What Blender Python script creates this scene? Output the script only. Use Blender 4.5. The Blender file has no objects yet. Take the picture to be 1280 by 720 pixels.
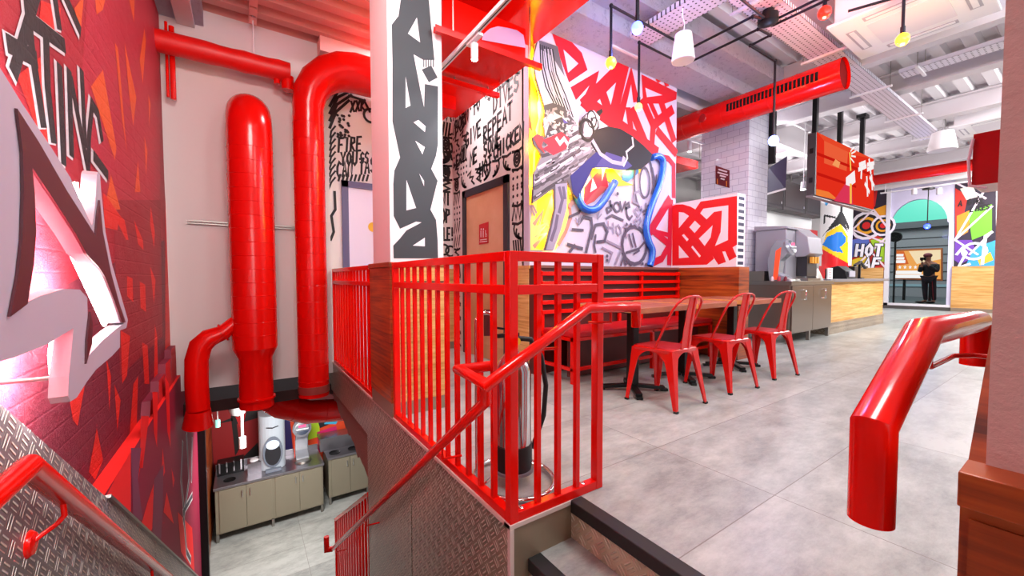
import bpy, bmesh, math, random
import numpy as np
from mathutils import Vector, Matrix
from math import pi, sin, cos, radians

# ------------------------------------------------------------------ camera
F_PX = 500.086; PX0 = 640.0; PY0 = 365.678
CAM = np.array([-.869, -1.3043, .9951])
_yaw, _pit, _rol = .5928323, .0379963, .00253965
_fw = np.array([sin(_yaw), cos(_yaw), 0.0])
CF = _fw * cos(_pit) + np.array([0, 0, -sin(_pit)])
CR = np.array([cos(_yaw), -sin(_yaw), 0.0]); CU = np.cross(CR, CF)
CR, CU = cos(_rol) * CR - sin(_rol) * CU, sin(_rol) * CR + cos(_rol) * CU
SC = bpy.context.scene
COL = SC.collection
cd = bpy.data.cameras.new('camera'); cam = bpy.data.objects.new('camera', cd); COL.objects.link(cam)
cd.sensor_width = 36; cd.lens = F_PX * 36 / 1280; cd.shift_y = (PY0 - 360) / 1280; cd.clip_start = .02; cd.clip_end = 200
cam.matrix_world = Matrix(((CR[0], CU[0], -CF[0], CAM[0]), (CR[1], CU[1], -CF[1], CAM[1]), (CR[2], CU[2], -CF[2], CAM[2]), (0, 0, 0, 1)))
SC.camera = cam
# ------------------------------------------------------------------ light and exposure
SC.view_settings.view_transform = 'Standard'; SC.view_settings.look = 'None'
SC.view_settings.exposure = -.27; SC.view_settings.gamma = 1.0
SC.view_settings.use_curve_mapping = False
SC.cycles.max_bounces = 7; SC.cycles.diffuse_bounces = 4; SC.cycles.glossy_bounces = 4
wd = bpy.data.worlds.new('world'); SC.world = wd; wd.use_nodes = True
wb = wd.node_tree.nodes['Background']; wb.inputs[0].default_value = (.93, .95, 1, 1); wb.inputs[1].default_value = .6

def area(name, loc, target, sx, sy, power, col=(1, 1, 1), spread=180):
    l = bpy.data.lights.new(name, 'AREA'); l.shape = 'RECTANGLE'; l.size = sx; l.size_y = sy
    l.energy = power; l.color = col; l.spread = radians(spread)
    o = bpy.data.objects.new(name, l); COL.objects.link(o); o.location = loc
    o.rotation_euler = (Vector(target) - Vector(loc)).to_track_quat('-Z', 'Y').to_euler()
    return o
def spot(name, loc, target, power, col=(1, 1, 1), ang=70, rad=.04, blend=.4):
    l = bpy.data.lights.new(name, 'SPOT'); l.energy = power; l.color = col; l.spot_size = radians(ang)
    l.spot_blend = blend; l.shadow_soft_size = rad
    o = bpy.data.objects.new(name, l); COL.objects.link(o); o.location = loc
    o.rotation_euler = (Vector(target) - Vector(loc)).to_track_quat('-Z', 'Y').to_euler()
    return o
def point(name, loc, power, col=(1, 1, 1), rad=.05):
    l = bpy.data.lights.new(name, 'POINT'); l.energy = power; l.color = col; l.shadow_soft_size = rad
    o = bpy.data.objects.new(name, l); COL.objects.link(o); o.location = loc
    return o
# added fill lights for the near room, without fixtures, out of frame above the camera
area('near_room_fill_light', (1.3, -1.0, 3.75), (1.6, .3, 0), 1.0, 1.0, 100, (.93, 1, .97))
area('near_room_fill_light', (4.6, -2.2, 3.7), (4.2, .3, 0), 2.4, 1.0, 70, (.93, .98, 1))
point('stair_red_bulb_light', (-1.15, .9, 3.25), 24, (1, .2, .14), .08)
area('stairwell_fill_light', (-.7, .4, 3.6), (-.7, 1.8, 0), .7, .7, 80, (1, .96, .94))  # added fill so the steel side of the stairwell reads brighter
area('far_room_fill_light', (9.5, -1.6, 3.6), (9.5, .5, 0), 4.0, 1.0, 420, (1, .98, .98))  # this and the next are added fill for the bright far room
area('far_room_fill_light', (14.2, -.2, 3.5), (14.5, 1, 0), 1.6, 1.6, 230, (1, .98, .97))
area('behind_camera_fill', (-.7, -4.9, 1.9), (-.1, 0, 1.0), 2.4, 2.4, 125, (.94, 1, .98))  # added frontal fill behind the camera, no window there
area('near_ceiling_fill', (2.5, -1.7, 2.95), (2.9, -.6, 4), 2.2, .3, 75, (.86, .86, 1))  # unseen fill aimed up, added to lighten the near ceiling
area('pier_fill_light', (-1.25, -2.6, 2.4), (-.3, -1.7, .9), .4, .4, 14, (1, .95, .92))  # added fill for the stair-side face of the pier
area('hall_fill_light', (.85, 3.2, 3.7), (.9, 3.0, 0), .5, .5, 65, (1, .97, 1))  # added fill to lift the hall door and walls
area('far_ceiling_fill', (8.5, 2.9, 2.9), (8.5, 2.4, 4), 5.0, .2, 120, (1, .97, .98))  # unseen fill aimed up, added to lighten the far ceiling
area('facade_fill_light', (20, 3, 7), (26, 3, 1.5), 4, 4, 700, (.9, .97, 1))  # added fill so the facade outside is not too dark
area('lower_floor_fill', (-.35, 4.9, -.75), (-.3, 5.9, -3.2), .9, .7, 110, (1, .98, .95))  # added fill for the lower cabinets and floor
area('kitchen_light', (7.6, 2.75, 3.9), (7.2, 3.3, 1.0), 2.2, .4, 90, (1, 1, 1))

# ------------------------------------------------------------------ helpers
def W(px, py, ax, val):
    d = CF + CR * (px - PX0) / F_PX - CU * (py - PY0) / F_PX
    i = 'XYZ'.index(ax); t = (val - CAM[i]) / d[i]
    return tuple(float(q) for q in CAM + t * d)

def lin(h):
    h = h.lstrip('#'); r = []
    for i in (0, 2, 4):
        c = int(h[i:i + 2], 16) / 255
        r.append(c / 12.92 if c <= .04045 else ((c + .055) / 1.055) ** 2.4)
    return (*r, 1)

_mats = {}
def mat(name, color='#808080', rough=.5, metal=0, emit=0, coat=0, ecolor=None, spec=.5):
    if name in _mats: return _mats[name]
    m = bpy.data.materials.new(name); m.use_nodes = True; b = m.node_tree.nodes['Principled BSDF']
    b.inputs['Base Color'].default_value = lin(color); b.inputs['Roughness'].default_value = rough
    b.inputs['Metallic'].default_value = metal; b.inputs['Coat Weight'].default_value = coat
    b.inputs['Coat Roughness'].default_value = .05; b.inputs['Specular IOR Level'].default_value = spec
    if emit:
        b.inputs['Emission Color'].default_value = lin(ecolor or color); b.inputs['Emission Strength'].default_value = emit
    _mats[name] = m
    return m
def paint(hexc, rough=.6): return mat('paint_' + hexc.strip('#'), hexc, rough)
def nodes(m): return m.node_tree.nodes, m.node_tree.links, m.node_tree.nodes['Principled BSDF']
def coords(m, scale=(1, 1, 1), rot=(0, 0, 0), loc=(0, 0, 0)):
    n, l, b = nodes(m)
    g = n.new('ShaderNodeNewGeometry'); mp = n.new('ShaderNodeMapping'); l.new(g.outputs['Position'], mp.inputs['Vector'])
    mp.inputs['Scale'].default_value = scale; mp.inputs['Rotation'].default_value = rot; mp.inputs['Location'].default_value = loc
    return mp.outputs[0]
def ramp(m, fac, stops):
    n, l, b = nodes(m); r = n.new('ShaderNodeValToRGB'); l.new(fac, r.inputs[0])
    e = r.color_ramp.elements
    e[0].position, e[0].color = stops[0][0], lin(stops[0][1]); e[1].position, e[1].color = stops[-1][0], lin(stops[-1][1])
    for p, c in stops[1:-1]:
        k = e.new(p); k.color = lin(c)
    return r.outputs[0]
def noise(m, vec, scale, detail=4, rough=.55):
    n, l, b = nodes(m); t = n.new('ShaderNodeTexNoise'); l.new(vec, t.inputs['Vector'])
    t.inputs['Scale'].default_value = scale; t.inputs['Detail'].default_value = detail; t.inputs['Roughness'].default_value = rough
    return t.outputs[0]
def bump(m, h, strength, dist=.01):
    n, l, b = nodes(m); bp = n.new('ShaderNodeBump'); l.new(h, bp.inputs['Height'])
    bp.inputs['Strength'].default_value = strength; bp.inputs['Distance'].default_value = dist
    if b.inputs['Normal'].links: l.new(b.inputs['Normal'].links[0].from_socket, bp.inputs['Normal'])
    l.new(bp.outputs[0], b.inputs['Normal'])
def math_(m, op, a, b_=None):
    n, l, b = nodes(m); t = n.new('ShaderNodeMath'); t.operation = op
    for i, v in enumerate((a, b_)):
        if v is None: continue
        if isinstance(v, (int, float)): t.inputs[i].default_value = v
        else: l.new(v, t.inputs[i])
    return t.outputs[0]
def mixc(m, fac, a, b_):
    n, l, b = nodes(m); t = n.new('ShaderNodeMix'); t.data_type = 'RGBA'
    if isinstance(fac, (int, float)): t.inputs[0].default_value = fac
    else: l.new(fac, t.inputs[0])
    for i, v in ((6, a), (7, b_)):
        if isinstance(v, str): t.inputs[i].default_value = lin(v)
        else: l.new(v, t.inputs[i])
    return t.outputs[2]

# --- materials
RED = mat('red_gloss_paint', '#e20c03', .17, coat=.1, spec=.35)
REDD = mat('red_duct_paint', '#da0a05', .2, coat=.0, spec=.4)
n, l, b = nodes(REDD); bump(REDD, noise(REDD, coords(REDD), 5, 2), .15, .02)
REDM = mat('red_chair_paint', '#cc0d09', .25, coat=.25, spec=.4)
REDV = mat('red_vinyl', '#c0121c', .4)
REDDK = mat('dark_red_plastic', '#a80d14', .3)
BLACK = mat('black_metal', '#0b0b0c', .35, metal=.3)
RUBBER = mat('black_rubber', '#141416', .6)
STEEL = mat('brushed_steel', '#a09c96', .32, metal=1)
CHROME = mat('chrome', '#d8d8d8', .08, metal=1)
WHITE = mat('white_wall_paint', '#dddad8', .75)
n, l, b = nodes(WHITE); bump(WHITE, noise(WHITE, coords(WHITE), 9, 3), .06, .01)
WHITEP = mat('white_powder_coat', '#e2dfe2', .4)
PINK_TINT = mat('red_lit_white_wall', '#e9b3ac', .75)  # white surface with the stairwell's red light put into its colour
PIER = mat('rough_plaster', '#c9a39f', .8)  # pink of the red wall's bounced light put into the plaster colour
bump(PIER, noise(PIER, coords(PIER), 14, 6, .7), .35, .01)
CEIL = mat('ceiling_white', '#dcd6da', .8)
CEILP = mat('red_lit_stair_ceiling', '#cf9a92', .8)  # red light on the stair ceiling put into the base colour
GLASS = mat('window_glass', '#ffffff', .02); GLASS.node_tree.nodes['Principled BSDF'].inputs['Transmission Weight'].default_value = 1
GLASS.node_tree.nodes['Principled BSDF'].inputs['IOR'].default_value = 1.1

def wood(name, a, b_, c, axis=2, coat=.1, pl=.14):
    m = mat(name, a, .42, coat=coat); n, l, b = nodes(m)
    s = [1.2, 1.2, 1.2]; s[axis] = 22
    v = coords(m, tuple(s)); f = noise(m, v, 1.6, 6, .6)
    g = noise(m, coords(m, (.4, .4, 1 / pl * .5)), 1.3, 0)
    col_ = ramp(m, math_(m, 'ADD', math_(m, 'MULTIPLY', f, .75), math_(m, 'MULTIPLY', g, .25)), [(.33, c), (.5, a), (.68, b_)])
    # plank joints
    sep = n.new('ShaderNodeSeparateXYZ'); l.new(coords(m), sep.inputs[0])
    fr = math_(m, 'FRACT', math_(m, 'DIVIDE', sep.outputs[2], pl))
    j = math_(m, 'LESS_THAN', fr, .02)
    l.new(mixc(m, j, col_, c), b.inputs['Base Color']); bump(m, f, .08, .004)
    return m
WOOD_RED = wood('stained_redwood', '#994010', '#c0601f', '#501a06')
WOOD_OAK = wood('light_oak', '#d9a45c', '#ecc383', '#b57a36')
WOOD_TOP = wood('table_wood', '#a4583c', '#bb7150', '#7b3c28', axis=1, pl=3)
WOOD_END = mat('pale_end_grain', '#d79a56', .5)
WOOD_DOOR = wood('beech_door', '#dba57c', '#e6b890', '#cf9468', axis=0, pl=9)
WOOD_DK = mat('dark_bench_board', '#571816', .45)

def plate(name, base, hi='#a8967f', rough=.32):
    m = mat(name, base, rough, metal=.3); n, l, b = nodes(m)
    g = n.new('ShaderNodeNewGeometry'); sp = n.new('ShaderNodeSeparateXYZ'); l.new(g.outputs['Position'], sp.inputs[0])
    S = .05
    u = math_(m, 'DIVIDE', math_(m, 'ADD', sp.outputs[0], sp.outputs[1]), S); v = math_(m, 'DIVIDE', sp.outputs[2], S)
    a = math_(m, 'ADD', math_(m, 'MULTIPLY', u, .7), math_(m, 'MULTIPLY', v, .7)); c = math_(m, 'SUBTRACT', math_(m, 'MULTIPLY', u, .7), math_(m, 'MULTIPLY', v, .7))
    chk = math_(m, 'MODULO', math_(m, 'ABSOLUTE', math_(m, 'ADD', math_(m, 'FLOOR', a), math_(m, 'FLOOR', c))), 2)
    wa = math_(m, 'SINE', math_(m, 'MULTIPLY', a, 6.2832 * 3)); wc = math_(m, 'SINE', math_(m, 'MULTIPLY', c, 6.2832 * 3))
    fa = math_(m, 'ABSOLUTE', math_(m, 'SUBTRACT', math_(m, 'FRACT', a), .5)); fc = math_(m, 'ABSOLUTE', math_(m, 'SUBTRACT', math_(m, 'FRACT', c), .5))
    inn = math_(m, 'LESS_THAN', math_(m, 'MAXIMUM', fa, fc), .4)
    h = math_(m, 'ADD', math_(m, 'MULTIPLY', wa, chk), math_(m, 'MULTIPLY', wc, math_(m, 'SUBTRACT', 1, chk)))
    h = math_(m, 'MULTIPLY', math_(m, 'MAXIMUM', h, 0), inn)
    bump(m, h, 1.0, .006)
    f = noise(m, g.outputs['Position'], 2.2, 4)
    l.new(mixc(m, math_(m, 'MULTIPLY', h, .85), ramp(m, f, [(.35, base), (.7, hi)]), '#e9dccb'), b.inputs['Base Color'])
    return m
PLATE = plate('tread_plate_steel', '#7d6c5b', '#a3917a')
PLATE_LT = plate('tread_plate_riser', '#b9a78c', '#d6c5a8')
PLATE_DK = plate('tread_plate_steel_dark', '#6f6263', '#85787a')
SMOOTH = mat('plain_steel_sheet', '#9c8d78', .38, metal=.5)
TRIM = mat('pale_trim', '#d3bdb6', .45)
bump(SMOOTH, noise(SMOOTH, coords(SMOOTH), 30, 3), .05, .004)

def tilefloor(name, base, dark, tx=1.27, ty=.62, ox=1.12, oy=.13, rough=.33):
    m = mat(name, base, rough); n, l, b = nodes(m)
    g = n.new('ShaderNodeNewGeometry'); sp = n.new('ShaderNodeSeparateXYZ'); l.new(g.outputs['Position'], sp.inputs[0])
    def joint(o, s, off):
        q = math_(m, 'DIVIDE', math_(m, 'SUBTRACT', o, off), s)
        f = math_(m, 'ABSOLUTE', math_(m, 'SUBTRACT', math_(m, 'FRACT', math_(m, 'ADD', q, .5)), .5))
        return math_(m, 'LESS_THAN', math_(m, 'MULTIPLY', f, s), .0022), math_(m, 'FLOOR', q)
    jx, ix = joint(sp.outputs[0], tx, ox); jy, iy = joint(sp.outputs[1], ty, oy)
    j = math_(m, 'MAXIMUM', jx, jy)
    f = noise(m, coords(m, (1, 2.2, 1)), 2.2, 12, .78)
    wn = n.new('ShaderNodeTexWhiteNoise'); cb = n.new('ShaderNodeCombineXYZ'); l.new(ix, cb.inputs[0]); l.new(iy, cb.inputs[1]); l.new(cb.outputs[0], wn.inputs[0])
    f2 = math_(m, 'ADD', f, math_(m, 'MULTIPLY', math_(m, 'SUBTRACT', wn.outputs[0], .5), .14))
    c = ramp(m, f2, [(.3, dark), (.62, base)])
    l.new(mixc(m, j, c, '#77716c'), b.inputs['Base Color'])
    l.new(math_(m, 'ADD', math_(m, 'MULTIPLY', f, .25), rough - .1), b.inputs['Roughness'])
    return m
FLOOR = tilefloor('grey_stone_tile', '#b4b7b3', '#7c7f7d')
def subway(name, axis):
    m = mat(name, '#e6e1ea', .12); n, l, b = nodes(m)
    g = n.new('ShaderNodeNewGeometry'); sp = n.new('ShaderNodeSeparateXYZ'); l.new(g.outputs['Position'], sp.inputs[0])
    cb = n.new('ShaderNodeCombineXYZ'); l.new(math_(m, 'ADD', sp.outputs[0], sp.outputs[1]), cb.inputs[0]); l.new(sp.outputs[2], cb.inputs[1])
    t = n.new('ShaderNodeTexBrick'); l.new(cb.outputs[0], t.inputs['Vector'])
    t.inputs['Color1'].default_value = lin('#e4e0e9'); t.inputs['Color2'].default_value = lin('#dcd8e4'); t.inputs['Mortar'].default_value = lin('#b7b0c2')
    t.inputs['Scale'].default_value = 1; t.inputs['Brick Width'].default_value = .2; t.inputs['Row Height'].default_value = .1; t.inputs['Mortar Size'].default_value = .004
    l.new(t.outputs[0], b.inputs['Base Color']); bump(m, t.outputs[1], -.3, .003)
    return m
SUBWAY = subway('white_subway_tile', 0)
def perforated(name):
    m = mat(name, '#d8d2de', .45, metal=.2); n, l, b = nodes(m)
    g = n.new('ShaderNodeNewGeometry'); sp = n.new('ShaderNodeSeparateXYZ'); l.new(g.outputs['Position'], sp.inputs[0])
    def d(o, s): return math_(m, 'SUBTRACT', math_(m, 'FRACT', math_(m, 'DIVIDE', o, s)), .5)
    x = d(sp.outputs[0], .05); y = d(sp.outputs[1], .05)
    r = math_(m, 'ADD', math_(m, 'MULTIPLY', x, x), math_(m, 'MULTIPLY', y, y))
    k = math_(m, 'LESS_THAN', r, .035)
    l.new(mixc(m, k, '#d8d2de', '#3a3440'), b.inputs['Base Color'])
    return m
PERF = perforated('perforated_tray_steel')
ROUGHRED = mat('painted_rough_brick', '#b3122a', .45, spec=.35)
n, l, b = nodes(ROUGHRED)
_nz = noise(ROUGHRED, coords(ROUGHRED, (1, 1, 1)), 7, 10, .75); _v = coords(ROUGHRED)
_br = n.new('ShaderNodeTexBrick'); _sp = n.new('ShaderNodeSeparateXYZ'); l.new(_v, _sp.inputs[0])
_cb = n.new('ShaderNodeCombineXYZ'); l.new(_sp.outputs[1], _cb.inputs[0]); l.new(_sp.outputs[2], _cb.inputs[1]); l.new(_cb.outputs[0], _br.inputs['Vector'])
_br.inputs['Scale'].default_value = 1; _br.inputs['Brick Width'].default_value = .26; _br.inputs['Row Height'].default_value = .085; _br.inputs['Mortar Size'].default_value = .008
_br.inputs['Mortar Smooth'].default_value = 1
bump(ROUGHRED, math_(ROUGHRED, 'ADD', _nz, math_(ROUGHRED, 'MULTIPLY', _br.outputs[1], -.08)), 1.0, .05)
def rough_paint(hexc):
    k = 'rough_paint_' + hexc.strip('#')
    if k in _mats: return _mats[k]
    m = ROUGHRED.copy(); m.name = k; m.node_tree.nodes['Principled BSDF'].inputs['Base Color'].default_value = lin(hexc); _mats[k] = m
    return m
SPRAY = mat('sprayed_beam_coating', '#d6cfe0', .9)
n, l, b = nodes(SPRAY); _f = noise(SPRAY, coords(SPRAY), 14, 9, .8); bump(SPRAY, _f, 1.0, .12); l.new(ramp(SPRAY, _f, [(.34, '#bdb4cd'), (.46, '#e4def0')]), b.inputs['Base Color'])

# --- mesh builder
WL = {}
class MB:
    def __init__(s): s.v = []; s.f = []; s.m = []; s.mats = []; s.sm = []
    def mi(s, m):
        if m not in s.mats: s.mats.append(m)
        return s.mats.index(m)
    def add(s, vs, fs, m, smooth=False):
        o = len(s.v); s.v += [tuple(map(float, q)) for q in vs]; k = s.mi(m)
        for f in fs: s.f.append([o + i for i in f]); s.m.append(k); s.sm.append(smooth)
    def box(s, a, b, m):
        x0, y0, z0 = a; x1, y1, z1 = b
        v = [(x, y, z) for x in (x0, x1) for y in (y0, y1) for z in (z0, z1)]
        s.add(v, [(0, 1, 3, 2), (4, 6, 7, 5), (0, 4, 5, 1), (2, 3, 7, 6), (0, 2, 6, 4), (1, 5, 7, 3)], m); return s
    def bar(s, p, q, w, h, m, up=(0, 0, 1)):
        p = Vector(p); q = Vector(q); d = (q - p).normalized(); up = Vector(up)
        a = d.cross(up)
        if a.length < 1e-4: a = d.cross(Vector((0, 1, 0)))
        a.normalize(); c = a.cross(d).normalized(); a *= w / 2; c *= h / 2
        v = [e + i * a + j * c for e in (p, q) for i in (-1, 1) for j in (-1, 1)]
        s.add(v, [(0, 1, 3, 2), (4, 6, 7, 5), (0, 4, 5, 1), (2, 3, 7, 6), (0, 2, 6, 4), (1, 5, 7, 3)], m); return s
    def prism(s, pts, vec, m, mside=None):
        n = len(pts); a = [Vector(p) for p in pts]; v = a + [p + Vector(vec) for p in a]
        s.add(v, [tuple(range(n)), tuple(range(2 * n - 1, n - 1, -1))], m)
        o = len(s.v) - 2 * n; k = s.mi(mside or m)
        for i in range(n): s.f.append([o + i, o + (i + 1) % n, o + n + (i + 1) % n, o + n + i]); s.m.append(k); s.sm.append(False)
        return s
    def tube(s, pts, r, m, seg=16, caps=True, rs=None, smooth=True):
        P = [Vector(p) for p in pts]; n = len(P); T = []
        for i in range(n):
            if i == 0: t = P[1] - P[0]
            elif i == n - 1: t = P[-1] - P[-2]
            else: t = (P[i] - P[i - 1]).normalized() + (P[i + 1] - P[i]).normalized()
            T.append(t.normalized())
        u = T[0].cross(Vector((.13, .31, .94)))
        if u.length < .05: u = T[0].cross(Vector((1, 0, 0)))
        u.normalize(); v = []
        for i in range(n):
            u = (u - T[i] * u.dot(T[i])).normalized(); w = T[i].cross(u)
            k = 1.0
            if 0 < i < n - 1:
                c = max(.3, (P[i] - P[i - 1]).normalized().dot(T[i])); k = c
            rr = rs[i] if rs else r
            bis = None
            if 0 < i < n - 1 and k < .999:
                d1 = (P[i] - P[i - 1]).normalized(); d2 = (P[i + 1] - P[i]).normalized(); bis = (d2 - d1).normalized()
            for j in range(seg):
                a = 2 * pi * j / seg; q = u * cos(a) * rr + w * sin(a) * rr
                if bis is not None: q = q + bis * q.dot(bis) * (1 / k - 1)
                v.append(P[i] + q)
        f = [(i * seg + j, i * seg + (j + 1) % seg, (i + 1) * seg + (j + 1) % seg, (i + 1) * seg + j) for i in range(n - 1) for j in range(seg)]
        o = len(s.v); s.add(v, f, m, smooth)
        if caps:
            k = s.mi(m); s.f.append([o + j for j in range(seg)][::-1]); s.m.append(k); s.sm.append(False)
            s.f.append([o + (n - 1) * seg + j for j in range(seg)]); s.m.append(k); s.sm.append(False)
        return s
    def lathe(s, c, prof, m, seg=24, axis=(0, 0, 1), arc=2 * pi):
        ax = Vector(axis).normalized(); u = ax.cross(Vector((1, 0, 0)))
        if u.length < .1: u = ax.cross(Vector((0, 1, 0)))
        u.normalize(); w = ax.cross(u); c = Vector(c)
        v = [c + ax * h + (u * cos(2 * pi * j / seg) + w * sin(2 * pi * j / seg)) * max(r, 1e-4) for r, h in prof for j in range(seg)]
        f = [(i * seg + j, i * seg + (j + 1) % seg, (i + 1) * seg + (j + 1) % seg, (i + 1) * seg + j) for i in range(len(prof) - 1) for j in range(seg)]
        s.add(v, f, m, True); return s
    def sphere(s, c, r, m, seg=16, sc=(1, 1, 1)):
        n = seg // 2; v = []; 
        for i in range(n + 1):
            t = pi * i / n
            for j in range(seg): v.append((c[0] + r * sc[0] * sin(t) * cos(2 * pi * j / seg), c[1] + r * sc[1] * sin(t) * sin(2 * pi * j / seg), c[2] + r * sc[2] * cos(t)))
        s.add(v, [(i * seg + j, i * seg + (j + 1) % seg, (i + 1) * seg + (j + 1) % seg, (i + 1) * seg + j) for i in range(n) for j in range(seg)], m, True); return s
    def build(s, name, parent=None, bevel=0, label=None):
        me = bpy.data.meshes.new(name); off = Vector((0, 0, 0)); p = parent
        while p is not None: off += p.location; p = p.parent
        me.from_pydata([tuple(Vector(q) - off) for q in s.v], [], s.f)
        for m in s.mats: me.materials.append(m)
        me.polygons.foreach_set('material_index', s.m); me.polygons.foreach_set('use_smooth', s.sm)
        bm = bmesh.new(); bm.from_mesh(me); 
        if not getattr(s, 'keepn', False): bmesh.ops.recalc_face_normals(bm, faces=bm.faces)
        bm.to_mesh(me); bm.free(); me.update()
        if any(s.sm):
            try: me.set_sharp_from_angle(angle=radians(40))
            except Exception: pass
        o = bpy.data.objects.new(name, me); COL.objects.link(o)
        if parent is not None: o.parent = parent
        if bevel:
            bv = o.modifiers.new('bevel', 'BEVEL'); bv.width = bevel; bv.segments = 2; bv.limit_method = 'ANGLE'; bv.angle_limit = radians(35)
        if label: o['label'] = label
        return o
def tag(o, label, cat, group=None):
    o['label'] = label; o['category'] = cat
    if group: o['group'] = group
    return o
def thing(name, loc, label, cat, group=None):
    o = bpy.data.objects.new(name, None); COL.objects.link(o); o.location = loc; o.empty_display_size = .1
    return tag(o, label, cat, group)
def struct(mb, name, parent=None, bevel=0):
    o = mb.build(name, parent, bevel)
    if parent is None: o['kind'] = 'structure'
    return o
def copy_tree(o, loc, rz=0, label=None):
    c = o.copy(); COL.objects.link(c); c.location = loc; c.rotation_euler = (0, 0, rz)
    if label: c['label'] = label
    for ch in [q for q in bpy.data.objects if q.parent == o]:
        d = ch.copy(); COL.objects.link(d); d.parent = c
        for g in [q for q in bpy.data.objects if q.parent == ch]:
            e = g.copy(); COL.objects.link(e); e.parent = d
    return c
def arc(c, r, a0, a1, u, v, n=10):
    c, u, v = Vector(c), Vector(u), Vector(v)
    return [c + u * r * cos(radians(a0 + (a1 - a0) * i / n)) + v * r * sin(radians(a0 + (a1 - a0) * i / n)) for i in range(n + 1)]

FONT = {'A': [[(0, 0), (.3, 1), (.6, 0)], [(.1, .35), (.5, .35)]], 'B': [[(0, 0), (0, 1), (.45, .9), (.45, .6), (0, .52), (.55, .4), (.55, .1), (0, 0)]], 'C': [[(.55, .85), (.3, 1), (.05, .7), (.05, .3), (.3, 0), (.55, .15)]],
 'D': [[(0, 0), (0, 1), (.4, .9), (.58, .5), (.4, .1), (0, 0)]], 'E': [[(.55, 1), (0, 1), (0, 0), (.55, 0)], [(0, .5), (.45, .5)]], 'F': [[(.55, 1), (0, 1), (0, 0)], [(0, .52), (.45, .52)]],
 'G': [[(.55, .85), (.3, 1), (.05, .7), (.05, .3), (.3, 0), (.57, .15), (.57, .45), (.33, .45)]], 'H': [[(0, 0), (0, 1)], [(.55, 0), (.55, 1)], [(0, .5), (.55, .5)]], 'I': [[(.3, 0), (.3, 1)]], 'K': [[(0, 0), (0, 1)], [(.5, 1), (0, .45), (.55, 0)]],
 'L': [[(0, 1), (0, 0), (.5, 0)]], 'M': [[(0, 0), (.05, 1), (.3, .4), (.55, 1), (.6, 0)]], 'N': [[(0, 0), (0, 1), (.55, 0), (.55, 1)]], 'O': [[(.3, 1), (.05, .7), (.05, .3), (.3, 0), (.55, .3), (.55, .7), (.3, 1)]],
 'P': [[(0, 0), (0, 1), (.45, .95), (.5, .65), (0, .5)]], 'R': [[(0, 0), (0, 1), (.45, .95), (.5, .65), (0, .5), (.55, 0)]], 'S': [[(.55, .85), (.3, 1), (.05, .8), (.1, .58), (.5, .42), (.55, .2), (.3, 0), (.03, .15)]],
 'T': [[(0, 1), (.6, 1)], [(.3, 1), (.3, 0)]], 'U': [[(0, 1), (.03, .2), (.3, 0), (.55, .2), (.58, 1)]], 'V': [[(0, 1), (.3, 0), (.6, 1)]], 'W': [[(0, 1), (.12, 0), (.3, .6), (.48, 0), (.6, 1)]], 'X': [[(0, 0), (.55, 1)], [(0, 1), (.55, 0)]],
 'Y': [[(0, 1), (.3, .5), (.6, 1)], [(.3, .5), (.3, 0)]], '!': [[(.3, 1), (.3, .35)], [(.3, .1), (.3, 0)]], ' ': [], '-': [[(.1, .5), (.5, .5)]], '2': [[(.05, .8), (.3, 1), (.55, .75), (0, 0), (.58, 0)]], '0': [[(.3, 1), (.05, .7), (.05, .3), (.3, 0), (.55, .3), (.55, .7), (.3, 1)]]}
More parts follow.
